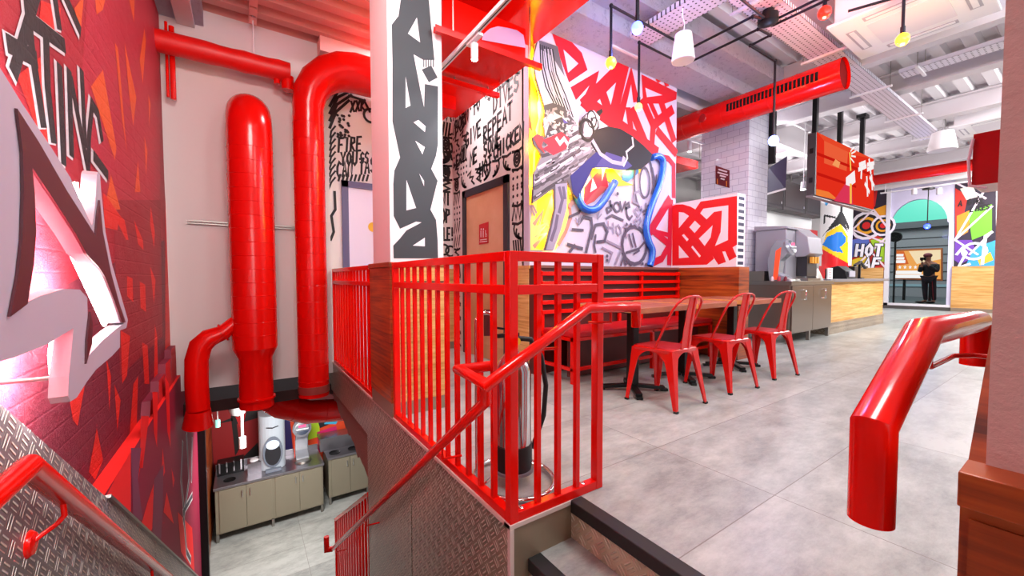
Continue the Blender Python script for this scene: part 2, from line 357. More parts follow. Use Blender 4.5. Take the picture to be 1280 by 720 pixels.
class Art:
    """flat paint or print lying on a wall plane, one thin layer over the other"""
    def __init__(s, ax, val, sgn, step=.00025, conv=(0, 0, 1), matf=None, base=.001):
        s.ax, s.val, s.sgn, s.step, s.n, s.conv = ax, val, sgn, step, 0, conv; s.cnt = 0; s.mb = MB(); s.mb.keepn = True
        s.matf = matf or (lambda h: paint(h)); s.base = base
    def px(s, p):
        q = W(s.conv[0] + p[0] / s.conv[2], s.conv[1] + p[1] / s.conv[2], s.ax, s.val)
        return (q[1], q[2]) if s.ax == 'X' else ((q[0], q[2]) if s.ax == 'Y' else (q[0], q[1]))
    def w3(s, a, d):
        v = s.val + s.sgn * d
        return (v, a[0], a[1]) if s.ax == 'X' else ((a[0], v, a[1]) if s.ax == 'Y' else (a[0], a[1], v))
    def raw(s, c, pts):
        d = s.base + s.n * s.step; s.mb.add([s.w3(p, d) for p in pts], [tuple(range(len(pts)))], c if not isinstance(c, str) else s.matf(c))
    def polyp(s, c, pts): s.raw(c, pts); s.n += 1
    def poly(s, c, pts): s.raw(c, [s.px(p) for p in pts]); s.n += 1
    def polys(s, c, lst):
        for p in lst: s.raw(c, [s.px(q) for q in p])
        s.n += 1
    def linep(s, c, pts, w, inc=True, closed=False):
        if closed: pts = list(pts) + [pts[0]]
        P = [Vector((p[0], p[1])) for p in pts]
        Q = [P[0]]
        for p in P[1:]:
            if (p - Q[-1]).length > 1e-5: Q.append(p)
        if len(Q) > 1:
            n_ = len(Q); ring = closed or ((Q[0] - Q[-1]).length < 1e-4 and n_ > 3); Lf, Rt = [], []
            if ring and (Q[0] - Q[-1]).length < 1e-4: pass
            for i in range(n_):
                if ring: d1 = (Q[i] - Q[i - 1 if i else n_ - 2]).normalized(); d2 = (Q[(i + 1) if i < n_ - 1 else 1] - Q[i]).normalized()
                else: d1 = (Q[i] - Q[i - 1]).normalized() if i else (Q[1] - Q[0]).normalized(); d2 = (Q[i + 1] - Q[i]).normalized() if i < n_ - 1 else d1
                t = d1 + d2
                t = t.normalized() if t.length > .05 else Vector((-d1.y, d1.x))
                k = min(1.8, 1 / max(.3, t.dot(d1))); nn = Vector((-t.y, t.x)) * w / 2 * k
                e = Vector((0, 0))
                if not ring and i == 0: e = -d1 * w * .35
                if not ring and i == n_ - 1: e = d1 * w * .35
                Lf.append(Q[i] + nn + e); Rt.append(Q[i] - nn + e)
            d = s.base + s.n * s.step + (s.cnt % 20) * s.step * .045; s.cnt += 1
            s.mb.add([s.w3(p, d) for p in Lf + Rt], [(i, i + 1, n_ + i + 1, n_ + i) for i in range(n_ - 1)], c if not isinstance(c, str) else s.matf(c))
        if inc: s.n += 1
    def line(s, c, pts, w, inc=True, closed=False): s.linep(c, [s.px(p) for p in pts], w, inc, closed)
    def text(s, c, t, o, du, dv, w, adv=.82):
        for i, ch in enumerate(t):
            for st in FONT.get(ch, []):
                s.line(c, [(o[0] + (i * adv + x) * du[0] + y * dv[0], o[1] + (i * adv + x) * du[1] + y * dv[1]) for x, y in st], w, inc=False)
        s.n += 1
    def textp(s, c, t, o, du, dv, w, adv=.82):
        for i, ch in enumerate(t):
            for st in FONT.get(ch, []):
                s.linep(c, [(o[0] + (i * adv + x) * du[0] + y * dv[0], o[1] + (i * adv + x) * du[1] + y * dv[1]) for x, y in st], w, inc=False)
        s.n += 1
    def disc(s, c, p, r, k=20, sy=1):
        a = s.px(p); s.polyp(c, [(a[0] + r * cos(2 * pi * i / k), a[1] + r * sy * sin(2 * pi * i / k)) for i in range(k)])
    def ring(s, c, p, r, w, sy=1):
        a = s.px(p); s.linep(c, [(a[0] + r * cos(2 * pi * i / 16), a[1] + r * sy * sin(2 * pi * i / 16)) for i in range(17)], w)
    def build(s, name, parent=None): return s.mb.build(name, parent)
# ================================================================== structure
from mathutils.geometry import tessellate_polygon
def prism_holes(mb, outer, holes, vec, m, mside=None):
    loops = [[Vector(p) for p in outer]] + [[Vector(p) for p in h] for h in holes]
    flat = [p for lp in loops for p in lp]; tr = tessellate_polygon(loops); N = len(flat); v = Vector(vec)
    mb.add(flat + [p + v for p in flat], [tuple(t) for t in tr] + [tuple(N + i for i in reversed(t)) for t in tr], m)
    o = 0; base = len(mb.v) - 2 * N
    for lp in loops:
        n_ = len(lp)
        for i in range(n_):
            a, b_ = base + o + i, base + o + (i + 1) % n_
            mb.f.append([a, b_, b_ + N, a + N]); mb.m.append(mb.mi(mside or m)); mb.sm.append(False)
        o += n_
YB = 3.8; XD = 1.592; YM = 2.025; ZC = 4.0; ZL = -3.25; ZLAND = -.34
f = MB(); f.box((.335, -5, -.3), (16.0, 0, 0), FLOOR); f.box((.013, .013, -.3), (.335, 6.2, 0), FLOOR); f.box((.335, 0, -.3), (16.0, 6.2, 0), FLOOR); struct(f, 'floor')
f = MB(); f.box((-1.6, -4, ZLAND - .2), (.1, 0, ZLAND), FLOOR); f.box((.1, -1.25, ZLAND - .2), (.335, 0, -.17), FLOOR); struct(f, 'floor_landing')
f = MB(); f.box((-3, 2.4, ZL - .2), (4, 8, ZL), FLOOR); struct(f, 'floor_lower')
# flight of stairs down
st = MB(); nr = 17; rise = (ZLAND - ZL) / nr; go = 3.72 / nr
for i in range(nr - 1):
    st.box((-1.4, .02 + i * go, ZLAND - rise * (i + 1) - .3), (-.012, .02 + (i + 1) * go + .02, ZLAND - rise * (i + 1)), FLOOR)
o = struct(st, 'stair_flight'); o['kind'] = 'structure'
nb = MB()
for i in range(nr): nb.box((-1.4, .0 + i * go - .015, ZLAND - rise * i - .045), (-.012, .02 + i * go + .04, ZLAND - rise * i + .004), RUBBER)
nb.build('step_nosing', o)
# upper steps with black nosings and tread plate riser
s1 = MB(); s1.box((.325, -1.25, -.168), (.335, -.001, -.05), PLATE_LT); s1.box((.09, -1.25, ZLAND), (.1, -.001, -.22), PLATE); so = struct(s1, 'trim_1')
s2 = MB(); s2.box((.318, -1.25, -.052), (.385, -.002, .004), RUBBER); s2.build('step_nosing', so, bevel=.004)
s2 = MB(); s2.box((.083, -1.25, -.222), (.15, -.002, -.166), RUBBER); s2.build('step_nosing', so, bevel=.004)
# steel clad side of the stairwell (plane X=0) and of the steps (plane Y=0)
ys = W(514, 620, 'X', 0)[1]
w = MB(); w.box((.012, .012, ZL), (.13, 2.24, -.3), SMOOTH); w.box((.012, .012, -.3), (.1, 4.1, -.02), SMOOTH)
w.box((.03, .012, -1.2), (.335, .1, -.3), SMOOTH); ws = struct(w, 'wall_stair')
p = MB(); p.box((0, .004, ZL), (.012, ys - .006, -.016), PLATE); p.box((0, ys + .006, ZL), (.012, 2.24, -.016), PLATE)
p.box((0, 2.24, -.36), (.012, 4.12, -.016), PLATE); p.build('tread_plate_cladding', ws)
p = MB(); p.box((.0, .0, -1.2), (.335, .012, -.016), SMOOTH); p.build('side_plate', ws)
p = MB(); p.box((-.006, .0, -.016), (.05, 4.1, 0.001), TRIM); p.box((-.006, -.006, -.016), (.335, .04, 0.0011), TRIM); p.box((-.007, -.007, -1.2), (.012, .012, -.016), TRIM)
p.build('edge_trim', ws)
# broken concrete edge under the slab
random.seed(5)
CONC = mat('broken_concrete', '#a5786c', .9); bump(CONC, noise(CONC, coords(CONC), 12, 8, .8), 1, .04)
top = [(0, 4.1, -.36), (0, 2.24, -.36)]; bot = []
for k in range(25):
    y = 2.24 + k * (4.1 - 2.24) / 24; bot.append((0, y, -.82 + (y - 2.24) / 1.86 * .4 + random.uniform(-.035, .035)))
c = MB(); c.prism([(x + .02, y, z) for x, y, z in top + bot], (.1, 0, 0), CONC); struct(c, 'trim_2')
# left wall: smooth lower part, rough upper part set back above a ledge
LOWRED = mat('lower_mural_ground', '#8d1b3a', .6, spec=.3)
wl = MB(); wl.box((-1.75, -4, ZL), (-1.4, 5.2, .03), LOWRED); wl = struct(wl, 'wall_left_lower')
wu = MB(); wu.box((-1.75, -4, .03), (-1.47, 3.9, 3.95), ROUGHRED); wu = struct(wu, 'wall_left')
lg = MB(); lg.box((-1.47, -4, .03), (-1.4, 3.8, .036), paint('#e2140f')); lg.build('ledge_paint', wl)
zz = MB()
for k in range(5):
    y0 = 1.62 + k * .42; zz.prism([(-1.4, y0, .034), (-1.4, y0 + .2, .034), (-1.4, y0 + .1, .037)], (-.07, 0, .003), paint('#6b1430'))
# stepped zigzag corbel at the far end of the ledge
cb = MB()
for k in range(4):
    y0 = 2.35 + k * .34; h = .10 + .07 * k
    cb.prism([(-1.47, y0, .036), (-1.47, y0 + .34, .036), (-1.47, y0 + .34, .036 + h), (-1.47, y0 + .06, .036 + h)], (.05, 0, 0), paint('#c4101a'), paint('#7a1430'))
cb.build('corbel', wl)
# steel wainscot of the left wall, following the stair
sl = -.744; a0 = (.294, .652)
def wz(y): return a0[1] + sl * (y - a0[0])
yk = 1.14
w = MB(); w.prism([(-1.4, -3, 1.4), (-1.4, -.9, 1.4), (-1.4, a0[0] - .9, wz(a0[0] - .9)), (-1.4, yk, wz(yk)), (-1.4, yk, -1.2), (-1.4, -3, -1.2)], (.012, 0, 0), PLATE_DK); w1 = struct(w, 'wall_left_wainscot')
w = MB()
for ya, yb in ((yk + .01, 2.15), (2.16, 3.3), (3.31, 4.9)):
    w.prism([(-1.4, ya, wz(ya)), (-1.4, yb, wz(yb)), (-1.4, yb, max(ZL, wz(yb) - 1.1)), (-1.4, ya, wz(ya) - 1.1)], (.012, 0, 0), PLATE_DK)
w.build('tread_plate_cladding', w1)
w = MB(); w.bar((-1.39, yk, wz(yk) + .006), (-1.39, 4.9, wz(4.9) + .006), .03, .014, STEEL); w.build('edge_trim', w1)
# back walls
w = MB(); w.box((-1.75, YB, -.13), (0.0, YB + .13, 3.75), WHITE); struct(w, 'wall_back')
w = MB(); w.box((0.0, YB + .03, 0), (XD, YB + .16, 4), WHITE); wf = struct(w, 'wall_back_hall')
w = MB(); w.box((XD, YM + .1, 0), (XD + .12, YB + .1, 4), WHITE); wd_ = struct(w, 'wall_hall_right')
w = MB(); w.box((XD, YM, 0), (4.08, YM + .13, 4), mat('mural_ground_white', '#cdc5dc', .6)); wm = struct(w, 'wall_mural')  # white ground, lilac cast of the blue light put into its colour
w = MB(); w.box((4.08, 6.0, 0), (16, 6.15, 4), WHITE); struct(w, 'wall_kitchen')
XF = 15.9
w = MB(); w.box((XF, 3.45, 0), (XF + .2, 6.2, 4.0), WHITE); w.box((XF, -6, 0), (XF + .2, 1.15, 4.0), WHITE)
# wall round the arched shop window
LIL = mat('lilac_white_wall', '#d9d3e8', .7)
wy0, wy1, wz0, wz1 = 1.25, 2.52, .12, 3.2
archp = [(XF + .02, wy0, wz0), (XF + .02, wy0, 2.55)] + [(XF + .02, 1.9 - .62 * cos(pi * k / 14) , 2.55 + .75 * sin(pi * k / 14)) for k in range(15)] + [(XF + .02, wy1, 2.55), (XF + .02, wy1, wz0)]
prism_holes(w, [(XF + .02, 1.15, 0), (XF + .02, 2.62, 0), (XF + .02, 2.62, 4.0), (XF + .02, 1.15, 4.0)], [archp], (.16, 0, 0), LIL)
w.box((XF, 2.62, 0), (XF + .2, 3.45, 4.0), WHITE)
wfar = struct(w, 'wall_far')
g = MB(); g.prism([(XF + .1, p[1], p[2]) for p in archp], (.012, 0, 0), GLASS); win = struct(g, 'window_1')
g = MB(); g.box((XF - .02, 1.15, 0), (XF + .05, 2.62, .1), mat('dark_kick', '#4b4744', .5)); g.build('kick_board', win)
g = MB(); g.box((XF - .03, 1.15, .1), (XF + .06, 2.62, .17), WHITEP); g.box((XF - .03, 2.5, .1), (XF + .06, 2.6, 4.0), WHITEP); g.build('window_frame', win)
for nm, ya, yb, z1 in (('baseboard_far', -3, 1.15, 1.27), ('baseboard_far_left', 2.62, 3.6, 1.27)):
    w = MB(); w.box((XF - .05, ya, .1), (XF, yb, z1), WOOD_OAK); w.box((XF - .06, ya, 0), (XF, yb, .1), SMOOTH); struct(w, nm)
# bulkhead under the far end of the ceiling
w = MB(); w.box((15.2, -3, 3.62), (15.3, 4.6, 4.0), WHITE); struct(w, 'trim_3')
# lower storey shell
w = MB(); w.box((-1.75, 7.4, ZL), (4, 7.55, -.3), mat('lower_back_wall', '#5a0d12', .5)); wlb = struct(w, 'wall_lower_back')
w = MB(); w.box((-1.75, 5.32, ZL), (-1.38, 7.4, -.3), WOOD_RED); w.box((-1.6, 5.2, ZL), (-1.32, 5.32, -.3), BLACK); struct(w, 'wall_lower_left')
w = MB(); w.box((-1.75, YB + .13, -.42), (4, 8, -.3), mat('lower_ceiling', '#2e0e0c', .8)); struct(w, 'ceiling_lower')
w = MB(); w.box((3.9, 2.4, ZL), (4, 7.4, -.3), WHITE); struct(w, 'wall_lower_right')
# column between the railings
w = MB(); w.box((0.0, 1.52, 1.1), (.405, 1.955, 3.95), mat('column_paint', '#e9e4e6', .6)); colm = struct(w, 'wall_column')
w = MB(); w.box((-.012, 1.5, .1), (.43, 2.035, 1.07), WOOD_RED); w.box((-.02, 1.49, 1.07), (.438, 2.045, 1.105), WOOD_RED); w.box((-.008, 1.5, -.005), (.43, 2.03, .1), SMOOTH)
w.build('wood_cladding', colm, bevel=.003)
w = MB(); w.box((.004, 1.494, .1), (.428, 1.4995, 1.07), WOOD_OAK); w.box((.06, 1.488, .93), (.41, 1.494, .97), mat('dark_wood_strip', '#5f2a14', .5)); w.build('lit_wood_front', colm)  # lit front of the cladding put into the colour as lighter wood
# near right pier with stained boards
w = MB(); w.box((-.30, -2.6, ZLAND), (.62, -1.247, 3.95), PIER); pr = struct(w, 'wall_pier')
w = MB(); yf = -1.247
yc = -1.235; c0 = W(1208, 588, 'Y', yc); c1_ = W(1237, 428, 'Y', yc); m_ = (c1_[2] - c0[2]) / (c1_[0] - c0[0]); xt = c0[0] + (1.1 - c0[2]) / m_
w.prism([(-.30, yf, c0[2] - .01), (-.30, yf, ZLAND), (.62, yf, ZLAND), (.62, yf, 1.1), (xt, yf, 1.1), (c0[0], yf, c0[2])], (0, yc - yf, 0), WOOD_RED)
w.box((-.325, -2.6, ZLAND + .08), (-.30, W(1198, 680, 'X', -.325)[1], .79), WOOD_RED)
w.box((-.3275, -2.6, ZLAND + .08), (-.3255, W(1210, 680, 'X', -.325)[1], .775), WOOD_RED); w.build('board_cladding', pr)
w = MB(); w.box((-.34, -2.62, W(1196, 632, 'X', -.34)[2]), (-.296, W(1197, 600, 'X', -.34)[1], W(1197, 589, 'X', -.34)[2]), WOOD_RED); w.build('ledge_board', pr, bevel=.0012)
# tiled column
w = MB(); w.box((5.9, 1.95, 0), (6.55, 2.75, 4.0), SUBWAY); tcol = struct(w, 'wall_tiled_column')
w = MB(); w.box((6.56, 1.86, 2.9), (6.62, 1.98, 4.0), BLACK); w.build('corner_post', tcol)
# partition at the end of the bench with painted lettering
w = MB(); w.box((4.0, 1.155, 1.115), (4.19, YM, 1.985), mat('partition_white', '#e8dde4', .6)); part = struct(w, 'wall_partition')
w = MB(); w.box((4.0, 1.12, 0), (4.24, YM, 1.115), WOOD_RED); w.build('wood_cladding', part, bevel=.004)
w = MB()
for k in range(11): w.box((4.03, 1.1535, 1.14 + k * .077), (4.16, 1.155, 1.178 + k * .077), paint('#2c2a48'))
w.build('stripe_pattern', part)
# ---------------- ceilings
def deck(x0, x1, y0, y1, z, m, name, pitch=.3):
    d = MB(); n_ = int((y1 - y0) / pitch); prof = []
    for k in range(n_ + 1):
        y = y0 + k * pitch; prof += [(y, z), (y + pitch * .4, z), (y + pitch * .5, z + .07), (y + pitch * .9, z + .07)]
    v = [(x, y, zz_) for x in (x0, x1) for y, zz_ in prof]; N = len(prof)
    d.add(v, [(i, i + 1, N + i + 1, N + i) for i in range(N - 1)], m)
    d.box((x0, y0, z + .08), (x1, y1 + .3, z + .15), m)
    return struct(d, name)
deck(.45, 16.2, -6, 6.0, ZC, CEIL, 'ceiling')
deck(-1.75, .45, -4, 3.8, 3.66, CEILP, 'ceiling_stair', .26)
BEAM = mat('beam_grey_paint', '#cfc8cc', .6)
for k, x in enumerate((7.13, 9.0, 10.9, 13.0)):
    b_ = MB(); b_.box((x, -5, 3.7), (x + .22, 5.9, 3.725), BEAM); b_.box((x + .1, -5, 3.725), (x + .125, 5.9, 3.98), BEAM); b_.box((x, -5, 3.965), (x + .22, 5.9, 3.99), BEAM)
    struct(b_, 'trim_%d' % (10 + k))
b_ = MB(); b_.box((1.72, 1.62, 3.55), (5.6, 2.02, 3.95), SPRAY); b_.box((1.72, 1.35, 3.72), (5.6, 1.62, 3.95), SPRAY); o = struct(b_, 'trim_4')
b_ = MB(); b_.box((5.6, -3, 3.62), (5.75, 5.6, 3.98), BEAM); struct(b_, 'trim_5')
b_ = MB(); b_.box((2.0, 2.2, 3.5), (9.0, 2.3, 3.95), BEAM); struct(b_, 'trim_6')
p0 = W(222, 0, 'Z', 3.45); b_ = MB(); b_.box((-1.34, 2.6, 3.46), (-1.2, YB, 3.66), BEAM); b_.box((-1.2, 2.6, 3.5), (-1.13, YB, 3.66), SPRAY); b_.box((-1.47, 2.6, 3.5), (-1.34, YB, 3.66), SPRAY); struct(b_, 'trim_7')
b_ = MB(); b_.box((0.02, 3.55, 2.2), (.5, YB + .03, 3.66), PINK_TINT); 
b_ = MB(); b_.box((-.1, 3.6, 3.5), (.44, YB, 3.66), PINK_TINT); struct(b_, 'trim_8')

# ================================================================== wall paintings
# pillar graphic
A = Art('Y', 1.52, -1)
DK = '#353b40'
A.poly(DK, [(509, -60), (498, 20), (489.5, 31), (490.5, 80), (490.5, 152), (500, 197), (493, 213), (491.5, 230), (492, 270), (500, 286), (520, 277), (527, 278), (508, 288), (500, 298), (491.5, 307), (492, 323), (547.5, 323), (547, 300), (545, 275), (538, 262), (547, 226), (539, 211), (545, 195), (547.5, 180), (547.5, 108), (531, 105), (530, 134), (525, 110), (517, 68), (529, 75), (543, 75), (536, 0), (534, -60)])
A.polys('#e6e2e8', [[(521, 22), (510, 42), (525, 53)], [(507, 96), (507, 135), (513, 132)], [(517, 153), (523, 150), (532, 158), (531, 165)], [(519, 176), (531, 184), (528, 193)], [(508, 225), (520, 260), (508, 263)], [(524, 217), (530, 226), (530, 233)], [(516, 307), (531, 297), (531, 308)]])
A.poly(DK, [(527, 87), (539, 82), (547, 97), (536, 103)])
A.polys(DK, [[(529 + 3 * k, 75), (530.3 + 3 * k, 75), (530.3 + 3 * k, 84), (529 + 3 * k, 84)] for k in range(5)])
A.build('painted_graphic', colm)
# partition lettering
A = Art('X', 4.0, -1, conv=(830, 240, 6))
A.poly('#d8060f', [(62, 105), (90, 95), (140, 92), (200, 110), (235, 130), (275, 72), (548, 30), (548, 395), (515, 415), (545, 485), (490, 515), (460, 445), (438, 447), (465, 525), (408, 545), (365, 480), (375, 500), (322, 545), (62, 552)])
A.polys('#e8dde4', [[(112, 150), (150, 155), (188, 180), (112, 270)], [(295, 125), (483, 100), (480, 360), (383, 405), (425, 300), (435, 140), (375, 150), (320, 205), (272, 160)], [(232, 215), (275, 255), (230, 308), (190, 265)], [(365, 250), (350, 340), (305, 405), (262, 350)], [(150, 315), (185, 355), (172, 370), (135, 325)], [(215, 402), (277, 480), (265, 490), (205, 415)], [(112, 400), (188, 490), (112, 497)]])
A.build('painted_lettering', part)
# mural wall
A = Art('Y', YM, -1)
A.conv = (660, 40, 4.8); R_ = '#d10b22'
A.polys('#f2c33a', [[(5, 60), (40, 60), (40, 380), (30, 520), (80, 760), (5, 760)]])  # these strips put the backlit figure's edge glow into the wall colour
A.poly('#e4330f', [(0, -40), (28, -30), (36, 60), (34, 180), (40, 280), (62, 400), (20, 640), (5, 640)])
A.polys('#f7d24c', [[(18, 60), (36, 120), (34, 280), (55, 400), (62, 520), (30, 640), (14, 500)]])
def band(pts, wpx, col_=R_):
    q = [A.px(p) for p in pts]; A.linep(col_, q, wpx * .6)
A.poly(R_, [(128, -40), (175, -50), (190, 20), (262, 60), (322, 125), (357, 228), (245, 303), (190, 150)])
A.poly('#cdc5dc', [(212, 105), (302, 190), (240, 245)])
band([(285, 360), (398, 275), (345, 440)], .24); band([(345, 430), (560, 215)], .26); band([(440, 350), (505, 545)], .24); band([(500, 540), (580, 200)], .24)
band([(540, 560), (618, 260), (645, 400)], .2); band([(375, 440), (760, 720)], .3); band([(470, 470), (520, 560)], .2)
A.poly(R_, [(680, 255), (892, 362), (888, 405), (820, 430), (690, 430)]); A.poly('#cdc5dc', [(702, 335), (805, 380), (712, 392)])
band([(625, 480), (700, 660), (740, 720)], .22); band([(690, 420), (750, 560), (860, 470)], .2); band([(735, 430), (775, 520)], .14); band([(800, 430), (870, 640)], .2); band([(600, 470), (625, 650)], .16); band([(750, 560), (740, 700)], .16); band([(780, 600), (880, 720)], .2)
A.polys(R_, [[(757, 255), (775, 262), (800, 295), (778, 308), (765, 290)], [(812, 275), (835, 290), (845, 325), (822, 330), (812, 300)]])
A.conv = (660, 190, 4.8)
band([(790, 30), (840, 40), (872, 80), (872, 265)], .13, '#c30f38')
band([(845, 290), (735, 470)], .2, '#c30f38'); band([(855, 300), (845, 665)], .16, '#c30f38'); band([(735, 460), (850, 560)], .16, '#c30f38'); band([(845, 560), (800, 640), (740, 668)], .16, '#c30f38'); band([(770, 480), (850, 500)], .1, '#c30f38')
# yellow splashes behind the grey figure
Yl = '#f8d830'
A.conv = (640, 160, 4)
A.poly(Yl, [(85, 0), (105, 30), (122, 112), (152, 130), (112, 222), (105, 385), (84, 385)])
A.poly('#f6e37a', [(110, 345), (210, 300), (214, 400), (190, 520), (150, 612), (90, 612), (90, 470)])
A.poly(Yl, [(125, 350), (205, 305), (150, 470), (190, 500), (150, 612), (112, 600), (150, 500), (112, 480)])
A.poly('#f6e37a', [(272, 255), (292, 262), (302, 370), (282, 430), (250, 560), (212, 612), (242, 500)])
A.line('#b98079', [(285, 400), (290, 450), (265, 520), (230, 580)], .045); A.line('#b9807e', [(110, 480), (150, 420), (130, 500), (180, 470), (120, 540), (165, 530), (110, 590)], .045)
A.poly(Yl, [(385, 205), (500, 205), (562, 270), (605, 285), (520, 292), (470, 262), (400, 260)])
A.poly('#d31238', [(440, 200), (358, 300), (355, 392), (408, 368), (478, 296), (470, 225)]); A.poly('#a5464e', [(478, 296), (408, 368), (357, 388), (400, 330), (440, 290)]); A.poly('#f2e8ee', [(400, 250), (422, 300), (388, 322)]); A.poly('#f2e8ee', [(448, 203), (462, 205), (446, 268)])
A.poly('#3c7fd0', [(545, 230), (600, 190), (655, 178), (622, 232), (575, 270), (548, 262)]); A.poly('#e8942e', [(592, 190), (625, 180), (600, 205)]); A.poly(Yl, [(625, 180), (665, 178), (632, 232)])
A.poly('#9c5750', [(632, 145), (650, 138), (655, 155), (672, 140), (690, 165), (640, 210)])
# grey scrawls
A.conv = (660, 190, 4.8); G_ = '#5a5266'; G2 = '#938aa3'
A.line(G_, [(490, 295), (495, 350), (475, 365), (470, 340), (500, 320), (520, 350)], .028); A.ring(G_, (530, 332), .055, .026); A.line(G_, [(548, 300), (560, 355), (580, 300)], .028); A.line(G_, [(580, 340), (605, 330), (600, 305), (582, 320), (590, 380), (605, 405), (620, 385)], .028)
A.line(G_, [(465, 400), (500, 380), (565, 410)], .03); A.text(G2, 'HOT', (478, 480), (55, 18), (-2, -62), .02)
A.line(G_, [(245, 390), (300, 365), (310, 345)], .03); A.line(G_, [(300, 430), (330, 390), (375, 400), (380, 450), (345, 600)], .035); A.line(G_, [(375, 520), (400, 440), (450, 430), (470, 480), (455, 535), (410, 540)], .035); A.line(G_, [(262, 465), (325, 470)], .03); A.line(G_, [(235, 555), (320, 580)], .035); A.line(G_, [(275, 560), (245, 600)], .035)
A.line(G_, [(400, 500), (392, 560), (400, 600)], .03); A.line(G2, [(470, 535), (560, 580), (520, 670)], .03); A.line(G2, [(440, 575), (500, 605), (480, 660)], .025)
A.ring(G_, (635, 560), .235, .045); A.line(G_, [(600, 495), (622, 570)], .025); A.line(G_, [(622, 490), (642, 570)], .025); A.line(G_, [(582, 605), (660, 580), (690, 545)], .03); A.line(G_, [(630, 612), (662, 592)], .025)
A.ring(G_, (690, 185), .19, .03, sy=1.9); A.ring(G_, (695, 185), .1, .026, sy=1.9); A.line(G_, [(740, 100), (755, 180), (735, 250)], .03); A.line(G_, [(765, 140), (755, 230), (735, 240)], .02)
for cx, cy, s in ((655, 355, 1), (650, 420, .9)): A.line(G2, [(cx, cy + 35 * s), (cx - 22 * s, cy), (cx - 12 * s, cy - 18 * s), (cx, cy - 5 * s), (cx + 20 * s, cy - 25 * s), (cx + 25 * s, cy - 5 * s), (cx, cy + 35 * s)], .022)
A.line(G2, [(660, 235), (630, 250), (625, 300), (655, 315)], .028); A.line(G_, [(700, 310), (700, 460)], .02); A.line(G_, [(712, 320), (705, 450)], .02); A.line(G_, [(688, 375), (720, 370)], .02); A.line(G_, [(683, 440), (712, 435)], .02)
A.line(G_, [(550, 680), (565, 635), (580, 675), (600, 655), (612, 680)], .03); A.line(G2, [(280, 400), (300, 435), (310, 380)], .02)
for p in ((585, 435), (610, 437), (580, 465), (467, 625), (467, 650), (680, 670), (700, 675), (530, 252)): A.disc(G_, p, .022, 8)
for p in ((245, 322), (258, 305)): A.disc('#c08f96', p, .03, 8)
A.line('#9a7f90', [(10, 330), (30, 380)], .025); A.line('#9a7f90', [(22, 325), (42, 365)], .025); A.line(G2, [(420, 350), (412, 400), (432, 375)], .02)
A.build('mural_painting', wm)
# doodled hall walls: marker drawings and words
def doodle(ax, val, sgn, a0, a1, z0, z1, name, parent, skip=(), seed=1, words=()):
    A = Art(ax, val, sgn, step=0.0); rnd = random.Random(seed); K = '#0c0a0e'; c = .19
    for t, o, du, dv, w_ in words: A.textp(K, t, o, du, dv, w_)
    na = max(1, int((a1 - a0) / c)); nz = int((z1 - z0) / c); ca = (a1 - a0) / na; cz = (z1 - z0) / nz
    for i in range(na):
        for j in range(nz):
            x = a0 + (i + .5) * ca; y = z0 + (j + .5) * cz
            if any(s[0] < x < s[1] and s[2] < y < s[3] for s in skip): continue
            t = rnd.randrange(7); r = c * .46; w_ = .03; q = rnd.choice((-1, 1))
            if t == 0:
                for k in range(4): A.linep(K, [(x - r + k * r * .5, y - r * q), (x - r + k * r * .5 + r * .3, y + r * q)], w_)
            elif t == 1:
                for k in range(3):
                    rr = r * (.35 + .32 * k); A.linep(K, [(x + q * r * .9 - q * rr * 1.6 * sin(pi * s / 8), y - r + rr * 1.6 * (1 - cos(pi * s / 8)) * .8) for s in range(6)], w_)
            elif t == 2: A.linep(K, [(x - r, y - r), (x - r * .2, y - r * .4), (x - r * .7, y + r * .1), (x + r * .4, y + r * .2), (x, y + r), (x + r, y + r * .6)], w_)
            elif t == 3:
                for rr in (r * .95, r * .5): A.linep(K, [(x + rr * .7 * cos(2 * pi * s / 10), y + rr * sin(2 * pi * s / 10)) for s in range(11)], w_)
                A.raw(K, [(x + .02 * cos(2 * pi * s / 6), y + .02 * sin(2 * pi * s / 6)) for s in range(6)])
            elif t == 4:
                for k in range(9): A.raw(K, [(x - r + (k % 3) * r * .9 + .02 * cos(2 * pi * s / 6), y - r + (k // 3) * r * .9 + .02 * sin(2 * pi * s / 6)) for s in range(6)])
            elif t == 5: A.linep(K, [(x - r, y + r * .8 * (-1) ** s * (1 if s else .2)) if 0 else (x - r + s * r * .4, y + r * .8 * (-1) ** s) for s in range(6)], w_)
            else: A.linep(K, [(x - r * .6, y - r), (x + r * .6, y - r * .4), (x - r * .5, y), (x + r * .6, y + r * .5), (x - r * .2, y + r)], w_ * 1.2)
            if rnd.random() < .5: A.linep(K, [(x - r, y + r), (x - r * .2, y + r * .8), (x + r, y + r)], w_)
    return A.build(name, parent)
def wd3(t, o, h, ang, wdt=.03, flip=1):
    a = radians(ang); du = (h * .85 * cos(a) * flip, h * .85 * sin(a)); dv = (-h * sin(a) * .0, h); return (t, o, du, dv, wdt)
words = []
for t_, y_, z_, h_ in (('BORN TO', 3.72, 2.95, .17), ('EAT!', 3.0, 3.3, .17), ('SLEEP', 2.85, 3.08, .18), ('DIVES', 2.72, 2.9, .18), ('REPEAT', 2.95, 2.62, .18), ('GIVE', 3.42, 2.68, .18), ('SOME', 2.95, 2.44, .17), ('ME', 3.3, 2.42, .17), ('HOT', 3.05, 2.22, .17), ('CHICKEN', 2.72, 2.36, .15), ('EAT', 3.7, 2.5, .15)):
    du_ = h_ * .72; words.append((t_, (y_, z_), (-du_, du_ * .16), (0, h_), .036))
doodle('X', XD, -1, YM + .12, YB, .05, 3.9, 'marker_drawings', wd_, skip=((2.33, 3.55, -1, 2.15), (2.2, 3.3, 2.35, 3.05)), seed=4, words=words)
